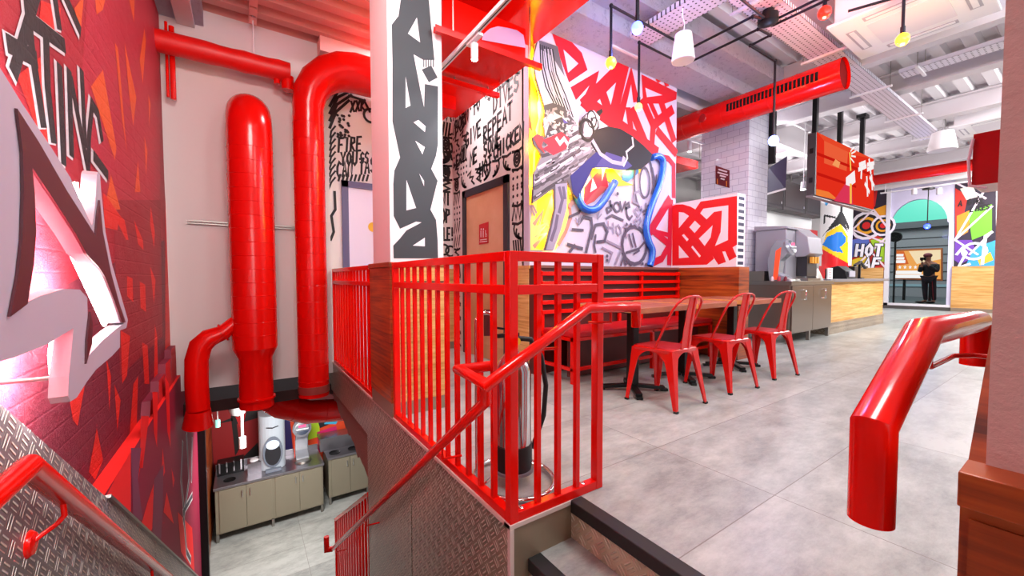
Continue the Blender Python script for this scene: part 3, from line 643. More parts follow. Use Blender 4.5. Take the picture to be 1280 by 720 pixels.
doodle('Y', YB + .03, -1, .62, XD, .05, 3.9, 'marker_drawings', wf, skip=((.9, 1.5, -1, 2.2),), seed=8)
A = Art('Y', YB + .03, -1, base=.002); K_ = '#0c0a0e'
A.text(K_, 'XXK', (438, 140), (8, -1), (1, -13), .025); A.text(K_, 'FIRE', (423, 190), (8.6, -.6), (1, -17), .026, .88); A.text(K_, 'YOU', (426, 207), (8.4, -.5), (.5, -16), .026, .88); A.text(K_, 'SS', (450, 205), (7, -.5), (1, -14), .022); A.text(K_, 'CAN TASTE', (421, 222), (8.2, -1.2), (.5, -19), .026, .86)
A.text(K_, 'ES', (551, 226), (6.5, -.2), (0, -15), .03, .9); A.text(K_, 'NT', (552, 256), (7, 0), (0, -16), .03); A.text(K_, 'OP', (552, 278), (7, 0), (0, -16), .03); A.text(K_, 'TLE!', (550, 300), (5.5, 0), (0, -15), .028); A.ring(K_, (555, 312), .07, .028); A.ring(K_, (563, 314), .07, .028)
for k in range(9): A.line(K_, [(411 + k * .2, 236 - k * 8), (414, 228 - k * 8), (419, 222 - k * 8)], .02)
for k in range(8): A.line(K_, [(423 + k * 5, 226), (425 + k * 5, 219)], .024)
for k in range(4): A.line(K_, [(412, 160 - k * 9), (420 + k, 140 - k * 9), (436 + 3 * k, 126 - k * 7)], .03)
A.line(K_, [(436, 120), (455, 126), (462, 140)], .03); A.line(K_, [(420, 108), (445, 108), (463, 116)], .03); A.ring(K_, (463, 145), .08, .03)
A.line(K_, [(413, 300), (417, 290), (414, 270), (419, 262), (418, 240)], .03)
rnd = random.Random(2)
for k in range(30):
    A.disc(K_, (rnd.uniform(414, 437), rnd.uniform(140, 172)), .018, 6)
for k in range(14): A.disc(K_, (rnd.uniform(551, 569), rnd.uniform(165, 215)), .018, 6)
for k in range(5): A.line(K_, [(551 + k * 4, 180), (556 + k * 4, 200)], .03)
A.build('marker_words', wf)
# red rough wall with shards and lettering
A = Art('X', -1.47, 1, matf=rough_paint, step=.0004)
A.poly('#c2203a', [(110, -20), (200, -20), (200, 260), (128, 260), (100, 120)]); 
A.poly('#7d0f2c', [(-60, 420), (205, 300), (215, 480), (215, 640), (-60, 640)]); A.poly('#a30f26', [(140, 250), (200, 250), (203, 420), (150, 470)])
A.polys('#ef5a1e', [[(113, 108), (128, 87), (145, 185), (143, 200)], [(143, 53), (147, 60), (158, 190), (152, 150)], [(155, 52), (170, 122), (166, 158), (160, 110)], [(180, 35), (182, 50), (178, 105), (174, 75)], [(118, -5), (132, -5), (128, 12), (120, 18)], [(185, 118), (188, 130), (186, 158)], [(180, 170), (184, 190), (182, 220)], [(172, 200), (175, 240), (168, 240)], [(138, 218), (150, 262), (130, 262)], [(160, -5), (168, -5), (167, 28)], [(92, 10), (104, -5), (100, 40)]])
A.polys('#ee1d0d', [[(128, 240), (150, 270), (155, 275), (160, 300), (157, 300), (147, 280), (146, 288), (130, 284)], [(167, 275), (178, 300), (179, 313), (172, 305)], [(188, 258), (193, 290), (192, 310), (187, 280)], [(158, 345), (165, 348), (166, 378), (158, 370)], [(174, 352), (181, 356), (182, 390), (175, 385)], [(187, 333), (194, 350), (192, 380)], [(193, 405), (196, 420), (197, 470), (192, 480)], [(177, 428), (184, 432), (186, 480), (180, 480)], [(150, 413), (162, 420), (158, 470), (152, 480)], [(86, 500), (105, 482), (100, 510), (96, 533), (90, 525)], [(132, 448), (138, 470), (136, 515)], [(120, 535), (128, 575), (118, 600), (110, 590)], [(20, 95), (50, 70), (60, 180), (45, 160)], [(50, 0), (75, 10), (70, 48), (48, 24)], [(202, -10), (212, -10), (216, 480), (206, 480), (206, 200)], [(166, 480), (172, 470), (170, 540), (160, 560)], [(142, 480), (150, 500), (146, 540)]])
L_ = [[(45, -12), (16, 88)], [(32, 2), (38, 62), (52, 152)], [(10, 55), (42, 73)], [(38, 26), (78, 56)], [(56, 50), (58, 110), (65, 172)], [(73, 86), (78, 200)], [(85, 92), (88, 190)], [(88, 102), (109, 212)], [(101, 92), (105, 178)], [(126, 172), (121, 142), (114, 130), (110, 170), (109, 208)], [(117, 196), (133, 218)], [(66, -10), (72, 30)], [(80, -5), (98, 36)]]
for s in L_: A.line('#e8dce0', [(x - 2.2, y) for x, y in s], .075, inc=False)
A.n += 1
for s in L_: A.line('#17161a', s, .06, inc=False)
A.n += 1
A.build('mural_painting', wu)
A = Art('X', -1.4, 1, step=.0003, base=.0015)
A.polys('#ea0a10', [[(131, 622), (148, 590), (163, 565), (163, 650), (160, 648)], [(180, 560), (172, 600), (174, 585)], [(184, 628), (192, 604), (190, 660), (186, 672), (175, 660)], [(208, 615), (217, 655), (204, 640)], [(203, 560), (206, 590), (201, 603)], [(176, 520), (186, 520), (178, 585), (174, 585)], [(190, 490), (197, 490), (196, 560), (192, 540)], [(214, 585), (218, 600), (216, 610)], [(222, 640), (240, 660), (243, 715), (232, 700), (226, 690)], [(206, 470), (211, 480), (213, 560), (209, 540)]])
A.polys('#7a3050', [[(163, 560), (176, 560), (172, 600), (178, 650), (166, 650)], [(192, 600), (204, 580), (203, 640), (200, 690), (190, 680)]])
for s in ([(228, 555), (226, 600), (230, 640)], [(233, 545), (236, 600), (229, 650)], [(240, 620), (229, 640), (233, 690), (238, 700)], [(240, 550), (239, 600)]):
    A.line('#d8d2d4', s, .09, inc=False)
A.n += 1
for s in ([(228, 555), (226, 600), (230, 640)], [(233, 545), (236, 600), (229, 650)], [(240, 620), (229, 640), (233, 690), (238, 700)], [(240, 550), (239, 600)]):
    A.line('#4a4650', s, .05, inc=False)
A.build('mural_painting', wl)
# far wall murals
def farmural(poly, name, seedcols, extra):
    A = Art('X', XF, -1, base=.002, step=.001); A.poly('#2b2030', poly)
    for c_, p_ in seedcols: A.poly(c_, p_)
    extra(A); return A.build(name, wfar)
def ex1(A):
    for p_, r_ in (((1083, 282), .42), ((1104, 282), .3)):
        for k, c_ in ((1, '#f3e9ee'), (.8, '#16131a'), (.6, '#e9a21c'), (.42, '#16131a'), (.25, '#d31b1b')): A.disc(c_, p_, r_ * k, 14, 1.1)
    for s in ([(1066, 287), (1092, 262), (1110, 285)], [(1066, 287), (1110, 305)], [(1065, 337), (1110, 295)], [(1085, 310), (1110, 338)], [(1085, 238), (1110, 232)]): A.line('#f4dce2', s, .05)
    A.text('#141014', 'HOT', (1070, 320), (13, 0), (2, -14), .12, .9); A.text('#f6f2f6', 'HOT', (1070, 320), (13, 0), (2, -14), .075, .9)
    A.text('#141014', 'AF', (1079, 336), (13, 0), (3, -13), .12, .9); A.text('#f6f2f6', 'AF', (1079, 336), (13, 0), (3, -13), .075, .9)
farmural([(1065, 236), (1110, 236), (1110, 338), (1065, 338)], 'mural_painting', [('#c62a20', [(1065, 338), (1065, 300), (1090, 292), (1110, 300), (1110, 338)]), ('#5c6fc0', [(1065, 300), (1085, 295), (1090, 315), (1065, 322)]), ('#a9d52c', [(1088, 300), (1110, 297), (1110, 330), (1098, 325)]), ('#e7c52a', [(1065, 325), (1085, 318), (1088, 338), (1065, 338)]), ('#d11a1c', [(1085, 240), (1097, 238), (1094, 258), (1085, 262)]), ('#e89a1c', [(1092, 262), (1110, 255), (1110, 275), (1095, 275)])], ex1)
def ex2(A):
    for s in ([(1194, 300), (1240, 222)], [(1194, 300), (1240, 258)], [(1194, 300), (1222, 318)], [(1194, 228), (1232, 248)], [(1240, 290), (1212, 318)]): A.line('#f4dce6', s, .045)
    A.line('#f6f4fa', [(1196, 318), (1203, 310), (1208, 316), (1198, 334), (1212, 330)], .06); A.ring('#f6f4fa', (1218, 314), .22, .06); A.line('#f6f4fa', [(1228, 330), (1232, 295), (1240, 290)], .06)
    A.text('#1a1416', 'A GIRL', (1198, 258), (7, -1), (1, -7), .03); A.text('#1a1416', 'LIKES', (1213, 265), (6, -1), (1, -6), .03)
farmural([(1194, 228), (1245, 226), (1245, 336), (1192, 336)], 'mural_painting', [('#c42a1e', [(1194, 235), (1210, 245), (1200, 290), (1194, 300)]), ('#e98a1c', [(1196, 270), (1214, 262), (1210, 290), (1196, 298)]), ('#6cb52c', [(1210, 265), (1240, 255), (1240, 290), (1215, 300)]), ('#6a3a9c', [(1194, 300), (1215, 300), (1222, 320), (1200, 330), (1193, 325)]), ('#3aa0d8', [(1218, 310), (1245, 300), (1245, 336), (1205, 336)]), ('#e9b22c', [(1222, 325), (1238, 315), (1242, 325), (1225, 332)]), ('#ead8c8', [(1200, 236), (1216, 232), (1222, 246), (1208, 250)])], ex2)
# lower storey mural
A = Art('Y', 7.4, -1, base=.002, step=.001)
A.poly('#8e0b10', [(262, 500), (335, 495), (335, 570), (268, 590)]); A.polys('#12080a', [[(288, 515), (294, 570), (300, 560), (296, 530), (330, 520), (335, 512)], [(300, 575), (335, 540), (335, 590), (300, 598)], [(270, 530), (290, 522), (291, 526)]]); A.poly('#c4121a', [(290, 510), (310, 505), (302, 540)])
A.poly('#e8481c', [(350, 530), (460, 500), (460, 560), (350, 590)]); A.poly('#2a1a5c', [(352, 520), (362, 520), (366, 560), (355, 575)]); A.poly('#b8d820', [(378, 520), (398, 515), (400, 545), (385, 550)]); A.poly('#40b8e0', [(372, 520), (380, 518), (380, 545)]); A.poly('#15101c', [(395, 520), (425, 505), (412, 530), (400, 535)]); A.poly('#40b8e0', [(408, 520), (428, 515), (420, 530), (405, 530)]); A.poly('#d8206c', [(396, 540), (420, 532), (425, 560), (398, 565)]); A.poly('#50c0e4', [(430, 508), (442, 500), (444, 512)]); A.poly('#2038c8', [(427, 510), (431, 509), (431, 522)])
A.build('mural_painting', wlb)
# ================================================================== railings
def V3(a): return tuple(a)
zm1 = 1.0 - .02; 
rl = thing('railing', (0, 0, 0), 'glossy red corner railing with square bars in front of the chrome extinguishers', 'railing')
r_ = .04
def post(x, y, z1=1.1): b_ = MB(); b_.box((x, y, 0), (x + r_, y + r_, z1), RED); b_.build('post', rl, .003)
post(0, 0); post(.485, 0); post(0, 1.455)
for nm, z0, z1 in (('top_rail', 1.06, 1.1), ('middle_rail', .925, .965), ('bottom_rail', 0.0, .04)):
    b_ = MB(); b_.box((.001, r_, z0), (r_ + .001, 1.455, z1), RED); b_.build(nm, rl, .003)
    b_ = MB(); b_.box((r_, .001, z0), (.485, r_ + .001, z1), RED); b_.build(nm, rl, .003)
nb = 11
for k in range(nb):
    y = .04 + (k + 1) * (1.415 / (nb + 1)); b_ = MB(); b_.box((.009, y - .011, .04), (.031, y + .011, 1.06), RED); b_.build('baluster', rl)
for k in range(3):
    x = .04 + (k + 1) * .445 / 4; b_ = MB(); b_.box((x - .011, .009, .04), (x + .011, .031, 1.06), RED); b_.build('baluster', rl)
for x, y in ((.07, .035), (.42, .035)):
    b_ = MB(); b_.lathe((x, y - .01, .04), [(0, .004), (.008, .003), (.011, 0)], CHROME, 10); b_.build('bolt', rl)
rl2 = thing('railing', (0, 2.05, 0), 'red barred railing beyond the wood clad column, above the far end of the stairwell', 'railing')
for y in (2.05, 3.71): b_ = MB(); b_.box((0, y, 0), (.04, y + .04, 1.1), RED); b_.build('post', rl2, .003)
for nm, z0, z1 in (('top_rail', 1.06, 1.1), ('middle_rail', .925, .965), ('bottom_rail', 0.0, .04)):
    b_ = MB(); b_.box((.001, 2.09, z0), (.041, 3.71, z1), RED); b_.build(nm, rl2, .003)
for k in range(12):
    y = 2.09 + (k + 1) * 1.62 / 13; b_ = MB(); b_.box((.009, y - .011, .04), (.031, y + .011, 1.06), RED); b_.build('baluster', rl2)
rl3 = thing('railing', (0, 2.3, -2.8), 'sloping red railing beside the lowest steps, over the lower floor', 'railing')
def zt(y): return -.93 - (y - 2.3) * .655
b_ = MB(); b_.bar((.02, 2.27, zt(2.27)), (.02, 3.92, zt(3.92)), .04, .035, RED); b_.build('top_rail', rl3)
b_ = MB(); b_.box((0, 3.88, ZL), (.04, 3.92, zt(3.9)), RED); b_.build('post', rl3)
for k in range(13):
    y = 2.32 + k * .12; b_ = MB(); b_.box((.009, y - .011, max(ZL, zt(y) - 1.5)), (.031, y + .011, zt(y)), RED); b_.build('baluster', rl3)
# handrails
hr = thing('handrail', (.0, -.07, .6), 'red tubular handrail sloping along the corner railing and on down the stairwell', 'handrail')
A0 = Vector(W(609, 481, 'Y', -.075)); B0 = Vector(W(574, 462, 'Z', A0.z)); C0 = Vector(W(616, 457, 'Z', A0.z))
b_ = MB(); b_.tube([W(795, 409, 'Y', -.075), W(795, 384, 'Y', -.075), W(735, 385, 'Y', -.075), A0, B0, C0], .0225, RED, 20); b_.build('upper_tube', hr)
q0 = W(607, 478, 'X', -.1); q1 = W(607, 502, 'X', -.1); q2 = W(416, 686, 'X', -.1)
b_ = MB(); b_.tube([q0, q1, q2], .0225, RED, 20); b_.build('lower_tube', hr)
b_ = MB(); b_.tube([Vector(q2), Vector(q2) + Vector((-.06, .02, .0)), Vector(q2) + Vector((-.06, .02, .15))], .028, RED, 16); b_.build('return_bend', hr)
for x in (.18, .49):
    zz_ = .865 if x > .354 else .865 - (.354 - x) * .5
    b_ = MB(); b_.tube([(x, -.075, zz_ - .02), (x, -.075, zz_ - .07), (x - .05, -.03, zz_ - .075), (x - .05, .01, zz_ - .075)], .006, RED, 8); b_.build('bracket', hr)
for t in (.12, .55, .93):
    q = Vector(q1).lerp(Vector(q2), t); b_ = MB(); b_.tube([q + Vector((0, 0, -.02)), q + Vector((0, 0, -.075)), q + Vector((.1, 0, -.085))], .006, RED, 8); b_.build('bracket', hr)
hl_ = thing('handrail', (-1.33, .2, .52), 'dark red tubular handrail on the left stair wall, above the tread plate', 'handrail')
b_ = MB(); b_.tube([(-1.33, -1.3, .52), (-1.33, .207, .52), (-1.33, 4.0, .52 - .79 * 3.793)], .027, RED, 24); b_.build('tube', hl_)
for y in (.42, 1.65, 2.9):
    zq = .52 - .79 * (y - .207); b_ = MB(); b_.tube([(-1.33, y, zq - .02), (-1.33, y + .01, zq - .07), (-1.345, y + .01, zq - .09), (-1.388, y - .04, zq - .11)], .007, RED, 10); b_.lathe((-1.388, y - .04, zq - .11), [(0, .012), (.03, .01), (.038, 0), (.038, -.002)], RED, 20, (1, 0, 0)); b_.build('bracket', hl_)
hr2 = thing('handrail', (0, -1.18, .9), 'thick glossy red handrail in the right foreground beside the plastered pier', 'handrail')
YH = -1.165; pts = [W(*p, 'Y', YH) for p in ((1088, 650), (1092, 532), (1153, 416), (1220, 402))]; zz_ = pts[-1][2]
b_ = MB(); b_.tube(pts + [(pts[-1][0], YH, zz_ - .085)], .0205, RED, 40); b_.build('tube', hr2)
b_ = MB(); xb_ = W(1162, 440, 'Y', YH)[0]; zk = W(1164, 458, 'Y', YH)[2]; b_.tube([(xb_, YH, zz_ - .01), (xb_, YH, zk + .006), (xb_ + .01, YH, zk), (xb_ + .17, YH, zk - .002), (xb_ + .19, YH - .02, zk), (xb_ + .19, -1.236, zk)], .004, RED, 12); b_.build('bracket', hr2)

# ================================================================== lit sign on the left wall
SX = -1.30
def sp(p, x=SX): return W(p[0], p[1], 'X', SX)[0:0] + (x, W(p[0], p[1], 'X', SX)[1], W(p[0], p[1], 'X', SX)[2])
sil = [(-90, -30), (-4, 78), (28, 130), (60, 178), (88, 222), (101, 252), (115, 282), (119, 255), (121, 218), (123, 215), (125, 218), (127, 245), (132, 290), (140, 330), (152, 372), (160, 400), (158, 410), (150, 413), (150, 434), (140, 445), (120, 462), (108, 478), (96, 497), (88, 502), (85, 495), (86, 470), (92, 410), (60, 430), (20, 446), (0, 452), (-90, 472)]
hole = [(36, 209), (57, 240), (91, 292), (105, 317), (121, 334), (128, 345), (140, 375), (150, 403), (155, 404), (144, 412), (128, 426), (113, 442), (105, 455), (107, 430), (110, 400), (109, 372), (100, 362), (80, 361), (50, 370), (25, 382), (30, 378), (38, 330), (41, 290), (39, 240)]
sg = thing('illuminated_sign', (SX, .2, 1.0), 'large pale lettering sign with dark red infill, lit from behind on the rough red wall', 'sign')
FACE = mat('sign_face', '#aca0ae', .5); RET = mat('sign_return', '#a3969e', .6)
b_ = MB(); prism_holes(b_, [sp(p) for p in sil], [[sp(p) for p in hole]], (-.04, 0, 0), FACE, RET); b_.build('letter_body', sg)
MAR = mat('sign_maroon', '#4a1420', .5)
mar = [(17, 135), (45, 178), (80, 238), (117, 295), (119, 270), (122, 250), (126, 290), (136, 340), (147, 380), (155, 403), (150, 403), (140, 375), (128, 345), (121, 334), (105, 317), (91, 292), (57, 240), (36, 209), (39, 240), (41, 290), (38, 330), (30, 380), (8, 396), (18, 345), (23, 300), (25, 240), (24, 190)]
b_ = MB(); b_.prism([sp(p, SX + .001) for p in mar], (.005, 0, 0), MAR)
b_.prism([sp(p, SX + .001) for p in [(110, 390), (113, 405), (112, 430), (105, 455), (106, 425)]], (.005, 0, 0), MAR); b_.build('letter_infill', sg)
LED = mat('led_strip_white', '#ffffff', .5, emit=70)
b_ = MB()
def inset(pts_, d):  # strip of light emitting modules on the back of the sign
    return pts_
path1 = [(-10, 150), (20, 230), (22, 320), (4, 410), (40, 405), (85, 385), (98, 400), (92, 440), (95, 480)]
path2 = [(30, 160), (60, 215), (90, 265), (112, 312), (132, 360), (150, 404)]; path3 = [(117, 230), (122, 270), (130, 320)]
for pt in (path1, path2, path3):
    for a_, c_ in zip(pt, pt[1:]): b_.bar(sp(a_, SX - .046), sp(c_, SX - .046), .02, .01, LED, (1, 0, 0))
b_.build('led_strip', sg)
for p in ((10, 250), (100, 380), (90, 470), (60, 225)): q = sp(p); b_ = MB(); b_.tube([(SX - .04, q[1], q[2]), (-1.47, q[1], q[2])], .006, STEEL, 8); b_.build('wall_spacer', sg)
for p in ((20, 260), (15, 340), (50, 390), (98, 395), (98, 430), (0, 440), (40, 425), (98, 470), (90, 250), (60, 215), (110, 300), (135, 360)): q = sp(p); area('sign_led_light', (SX - .055, q[1], q[2]), (-1.47, q[1], q[2]), .1, .1, 14, (.95, .97, 1))

# ================================================================== relief figure on the mural wall, lit from behind
YR = YM - .09
fg = thing('wall_relief', (2.3, YR, 2.2), 'grey feathered cut-out figure with raised wing, glowing yellow from behind, on the mural wall', 'wall art')
def fy(p, y=YR): q = W(p[0], p[1], 'Y', YR); return (q[0], y, q[2])
c1 = lambda l: [(660 + a / 4.8, 40 + b / 4.8) for a, b in l]
c2 = lambda l: [(640 + a / 4, 160 + b / 4) for a, b in l]
figure = [(672, 52), (674, 49), (686, 53), (697, 58), (701, 76), (710, 102), (721, 128), (723, 158), (728, 166), (729, 146), (736, 140), (744, 138), (748, 147), (749, 160), (745, 162), (760, 158), (775, 161), (790, 170), (804, 182), (815, 193), (812, 202), (801, 211), (785, 213), (770, 210), (758, 208), (741, 210), (730, 232), (722, 248), (716, 242), (709, 225), (709, 235), (706, 260), (700, 290), (691, 313), (681, 313), (686, 290), (693, 262), (692, 236), (666, 254), (667, 218), (677, 194), (673, 188), (667, 180), (666, 172), (672, 167), (682, 172), (679, 155), (682, 138), (676, 118), (670, 98), (667, 72)]
BODY = mat('relief_edge', '#6a6268', .6)
b_ = MB(); b_.prism([fy(p) for p in figure], (0, .025, 0), BODY); b_.build('figure_board', fg)
A = Art('Y', YR, -1, base=.0008)
A.poly('#b9b3ba', figure[:8] + [(722, 180), (700, 190), (684, 175), (682, 138), (676, 118), (670, 98), (667, 72)])
A.poly('#5f5a60', [(673, 50), (697, 58), (701, 76), (706, 96), (690, 70), (676, 62)])
for k in range(7): A.line('#1c1a1f', [(675 + k * 2.6, 56 + k), (676 + k * 3.2, 80 + k * 2), (682 + k * 4.2, 108 + k * 2), (692 + k * 4, 128 + k * 3)], .017, inc=False)
A.n += 1
for k in range(3): A.line('#b8b2ba', [(681 + k * 4, 62), (684 + k * 4.4, 90), (694 + k * 5, 122)], .016, inc=False)
A.n += 1
A.poly('#4e484e', c1([(95, 440), (150, 425), (215, 450), (290, 550), (240, 560), (150, 470), (100, 520)])); A.poly('#c9c2c8', c1([(90, 520), (150, 480), (230, 520), (250, 600), (330, 700), (300, 760), (180, 720), (110, 690)]))
A.poly('#47414a', c1([(130, 540), (200, 510), (240, 550), (230, 600), (150, 620), (100, 640)])); pass
pass
A.poly('#8d868e', c2([(150, 130), (250, 60), (420, 60), (400, 120), (300, 220), (215, 290), (190, 300), (105, 375), (108, 230)]))
for s in ([(150, 140), (220, 120), (330, 70)], [(120, 240), (230, 180), (350, 110)], [(110, 300), (210, 240), (310, 160)], [(110, 350), (180, 300), (280, 240)], [(200, 100), (260, 60), (330, 20)], [(170, 90), (240, 40), (300, 10)]):
    A.line('#4a4249', c2(s), .035, inc=False)
A.n += 1
for s in ([(130, 200), (220, 150), (320, 100)], [(115, 270), (200, 215), (300, 150)], [(230, 100), (300, 60), (370, 30)], [(250, 130), (330, 100), (420, 110), (470, 150), (530, 175)]):
    A.line('#d6cfd8', c2(s), .03, inc=False)
A.n += 1
rnd = random.Random(11)
for k in range(150):
    x_, y_ = rnd.uniform(110, 400), rnd.uniform(70, 350)
    if y_ > 395 - x_ * .75 + 60 or y_ < 330 - x_ * .9: continue
    L2 = rnd.uniform(15, 45); A.line(rnd.choice(('#4a4249', '#5f575e', '#9d949e', '#b5acb6', '#756c74')), c2([(x_, y_), (x_ + L2 * .6, y_ - L2 * .3), (x_ + L2, y_ - L2 * .7)]), rnd.uniform(.012, .028), inc=False)
for k in range(70):
    x_, y_ = rnd.uniform(110, 270), rnd.uniform(470, 740); L2 = rnd.uniform(10, 35); an = rnd.uniform(0, 6.28)
    if 120 < x_ < 240 and 600 < y_ < 720: continue
    A.line(rnd.choice(('#8c838b', '#b4acb4', '#cfc8cf', '#968d95')), c1([(x_, y_), (x_ + L2 * cos(an) * .5, y_ + L2 * sin(an) * .6), (x_ + L2 * cos(an + .5), y_ + L2 * sin(an + .5))]), rnd.uniform(.012, .024), inc=False)
A.n += 1
A.poly('#d0283c', c1([(85, 650), (200, 600), (250, 640), (230, 700), (150, 740), (90, 700), (120, 680)])); A.poly('#f0e4e8', c1([(130, 600), (165, 585), (170, 600), (140, 615)])); A.line('#f3c9d2', c1([(170, 640), (190, 670), (215, 640), (235, 670)]), .04)
A.poly('#d83a3a', c1([(30, 630), (60, 615), (95, 640), (80, 680), (100, 730), (60, 690)])); A.poly('#5a4fa0', c1([(205, 520), (240, 545), (215, 550)]))
A.poly('#16121c', [(745, 162), (760, 158), (775, 161), (790, 170), (804, 182), (815, 193), (812, 202), (801, 211), (785, 213), (765, 205), (748, 196), (738, 180)]); A.poly('#2b2a78', c2([(290, 240), (420, 120), (480, 160), (470, 200), (400, 200), (360, 290), (330, 350), (305, 330)])); A.poly('#4a4488', c2([(470, 120), (560, 150), (600, 190), (560, 214), (470, 200), (420, 190)]))
A.line('#b0a8c0', c2([(400, 60), (440, 130), (500, 170), (550, 180), (558, 150)]), .045); A.line('#cfc8da', c2([(600, 50), (605, 90), (570, 120), (575, 150), (556, 190)]), .025)
A.poly('#a49ab0', c2([(215, 282), (275, 275), (272, 400), (240, 520), (205, 610), (168, 610), (192, 520), (216, 400)]))
for s in ([(235, 300), (250, 360), (235, 420)], [(225, 440), (215, 500), (195, 560)], [(255, 300), (262, 350)]): A.line('#6a6078', c2(s), .04, inc=False)
A.n += 1
A.poly('#cfc6cc', c1([(330, 590), (345, 500), (390, 470), (430, 510), (420, 560), (370, 630), (335, 630)])); A.poly('#17151a', c1([(405, 480), (440, 460), (448, 480), (425, 508)])); A.ring('#17151a', c1([(380, 525)])[0], .07, .018, 1.3); A.ring('#17151a', c1([(398, 555)])[0], .055, .016, 1.3); A.disc('#17151a', c1([(380, 525)])[0], .02, 8); A.ring('#17151a', c1([(352, 590)])[0], .1, .035, 1.1)
A.build('printed_face', fg)
YLED = mat('led_strip_yellow', '#ffc21a', .5, emit=30, ecolor='#ffb818')
for p_ in ((672, 80), (676, 130), (670, 180), (672, 225), (700, 250), (692, 290), (760, 206), (790, 206), (730, 235)): q = fy(p_); area('relief_led_light', (q[0], YR + .034, q[2]), (q[0], YM, q[2]), .1, .1, 9.0, (1, .6, .04))
b_ = MB(); ln = [(673, 60), (669, 95), (678, 120), (682, 140), (678, 165), (670, 190), (669, 235), (690, 240), (700, 235), (700, 262), (694, 290), (688, 305)]
for a_, c_ in zip(ln, ln[1:]): b_.bar(fy(a_, YR + .03), fy(c_, YR + .03), .02, .008, YLED, (0, 1, 0))
b_.build('led_strip', fg); b_ = MB(); ln = [(745, 200), (770, 204), (800, 205)]
for a_, c_ in zip(ln, ln[1:]): b_.bar(fy(a_, YR + .03), fy(c_, YR + .03), .02, .008, YLED, (0, 1, 0))
b_.build('led_strip', fg)
for p in ((690, 80), (700, 200), (780, 190), (700, 280)): q = fy(p); b_ = MB(); b_.tube([(q[0], YR + .02, q[2]), (q[0], YM, q[2])], .006, STEEL, 8); b_.build('wall_spacer', fg)
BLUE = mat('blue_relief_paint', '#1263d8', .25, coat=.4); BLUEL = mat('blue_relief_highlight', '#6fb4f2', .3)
def tubeon(lst, w_, label):
    P_ = [W(*q, 'Y', YM - .05) for q in c2(lst)]
    # smooth
    S_ = []
    for i in range(len(P_) - 1):
        a_ = Vector(P_[max(0, i - 1)]); b0 = Vector(P_[i]); c_ = Vector(P_[i + 1]); d_ = Vector(P_[min(len(P_) - 1, i + 2)])
        for t in (0, .25, .5, .75): S_.append(.5 * (2 * b0 + (c_ - a_) * t + (2 * a_ - 5 * b0 + 4 * c_ - d_) * t * t + (3 * b0 - a_ - 3 * c_ + d_) * t ** 3))
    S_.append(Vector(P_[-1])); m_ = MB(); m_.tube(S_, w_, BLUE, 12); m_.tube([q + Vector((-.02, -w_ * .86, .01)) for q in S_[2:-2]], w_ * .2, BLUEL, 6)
    o_ = m_.build('wall_relief'); return tag(o_, label, 'wall art')
tubeon([(325, 318), (335, 360), (355, 395), (388, 410), (425, 400), (460, 360), (490, 310), (515, 270)], .045, 'short curling blue tube relief left of the word love on the mural')
tubeon([(698, 148), (730, 140), (755, 165), (752, 220), (735, 290), (705, 370), (680, 450), (672, 510), (685, 570), (702, 610), (700, 650), (690, 690)], .042, 'long wavy blue tube relief running down the right side of the mural')

# ================================================================== ducts of the stairwell
def ribs(m_, pts_, r, step=.13, m=REDD):
    for a_, c_ in zip(pts_, pts_[1:]):
        a_, c_ = Vector(a_), Vector(c_); L = (c_ - a_).length; k = int(L / step); d = (c_ - a_).normalized()
        for i in range(1, k): m_.tube([a_ + d * (i * step - .003), a_ + d * (i * step), a_ + d * (i * step + .003)], r, m, 28, caps=False, rs=[r, r + .004, r])
Y1 = 3.45
d1 = MB(); path = [(-.775, Y1, .3)] + [(-.775, Y1, 2.42)] + arc((-.775, Y1 + .25, 2.42), .25, 180, 100, (0, 1, 0), (0, 0, 1), 6)[1:] 
d1.tube(path, .194, REDD, 32); ribs(d1, [(-.775, Y1, .3), (-.775, Y1, 2.42)], .194)
d1.tube([(-.775, Y1, .3), (-.775, Y1, .2), (-.775, Y1, -.2), (-.775, Y1, -.3)], .15, REDD, 32, rs=[.194, .148, .148, .15])
d1.tube([(-.775, Y1, -.2), (-.775, Y1, -.22)], .165, REDD, 32)
o = d1.build('ventilation_duct'); tag(o, 'widest vertical red round duct with a hooded top, left of the taller bent one', 'duct')
d2 = MB(); cx, r2 = -.25, .15
path = [(cx, Y1 + .02, -.28), (cx, Y1 + .02, 2.8)] + arc((cx + .48, Y1 + .02, 2.8), .48, 180, 90, (1, 0, 0), (0, 0, 1), 5)[1:] + [(1.45, Y1 + .02, 3.28)]
d2.tube(path, r2, REDD, 32, rs=[r2, r2] + [r2 + .012 * k for k in range(1, 6)] + [r2 + .06]); ribs(d2, [path[0], path[1]], r2, .17)
d2.tube([(cx, Y1 + .02, -.24), (cx, Y1 + .02, -.16)], r2 + .004, mat('duct_band', '#b5544e', .3, metal=.5), 32)
for q in path[2:-1]: pass
o = d2.build('ventilation_duct'); tag(o, 'tall red round duct that bends right near the stair ceiling', 'duct')
d3 = MB(); p_ = [W(*q, 'Y', Y1 - .02) for q in ((300, 398), (280, 415), (262, 422), (251, 432), (246, 450), (246, 480), (248, 512))]
d3.tube(p_, .088, REDD, 24, rs=[.06, .07, .085, .09, .092, .092, .092]); d3.tube([p_[1], Vector(p_[1]) + Vector((-.012, 0, -.006))], .09, REDD, 24)
d3.tube([Vector(p_[-1]) + Vector((0, 0, 0)), Vector(p_[-1]) + Vector((-.01, .03, -.16))], .105, REDD, 24, rs=[.095, .12])
o = d3.build('ventilation_duct'); tag(o, 'small red elbow duct branching off low to the left', 'duct')
d4 = MB(); p_ = [W(*q, 'Y', 4.35) for q in ((318, 478), (332, 496), (352, 508), (385, 515), (428, 512), (452, 505))]
d4.tube(p_, .145, REDD, 28)
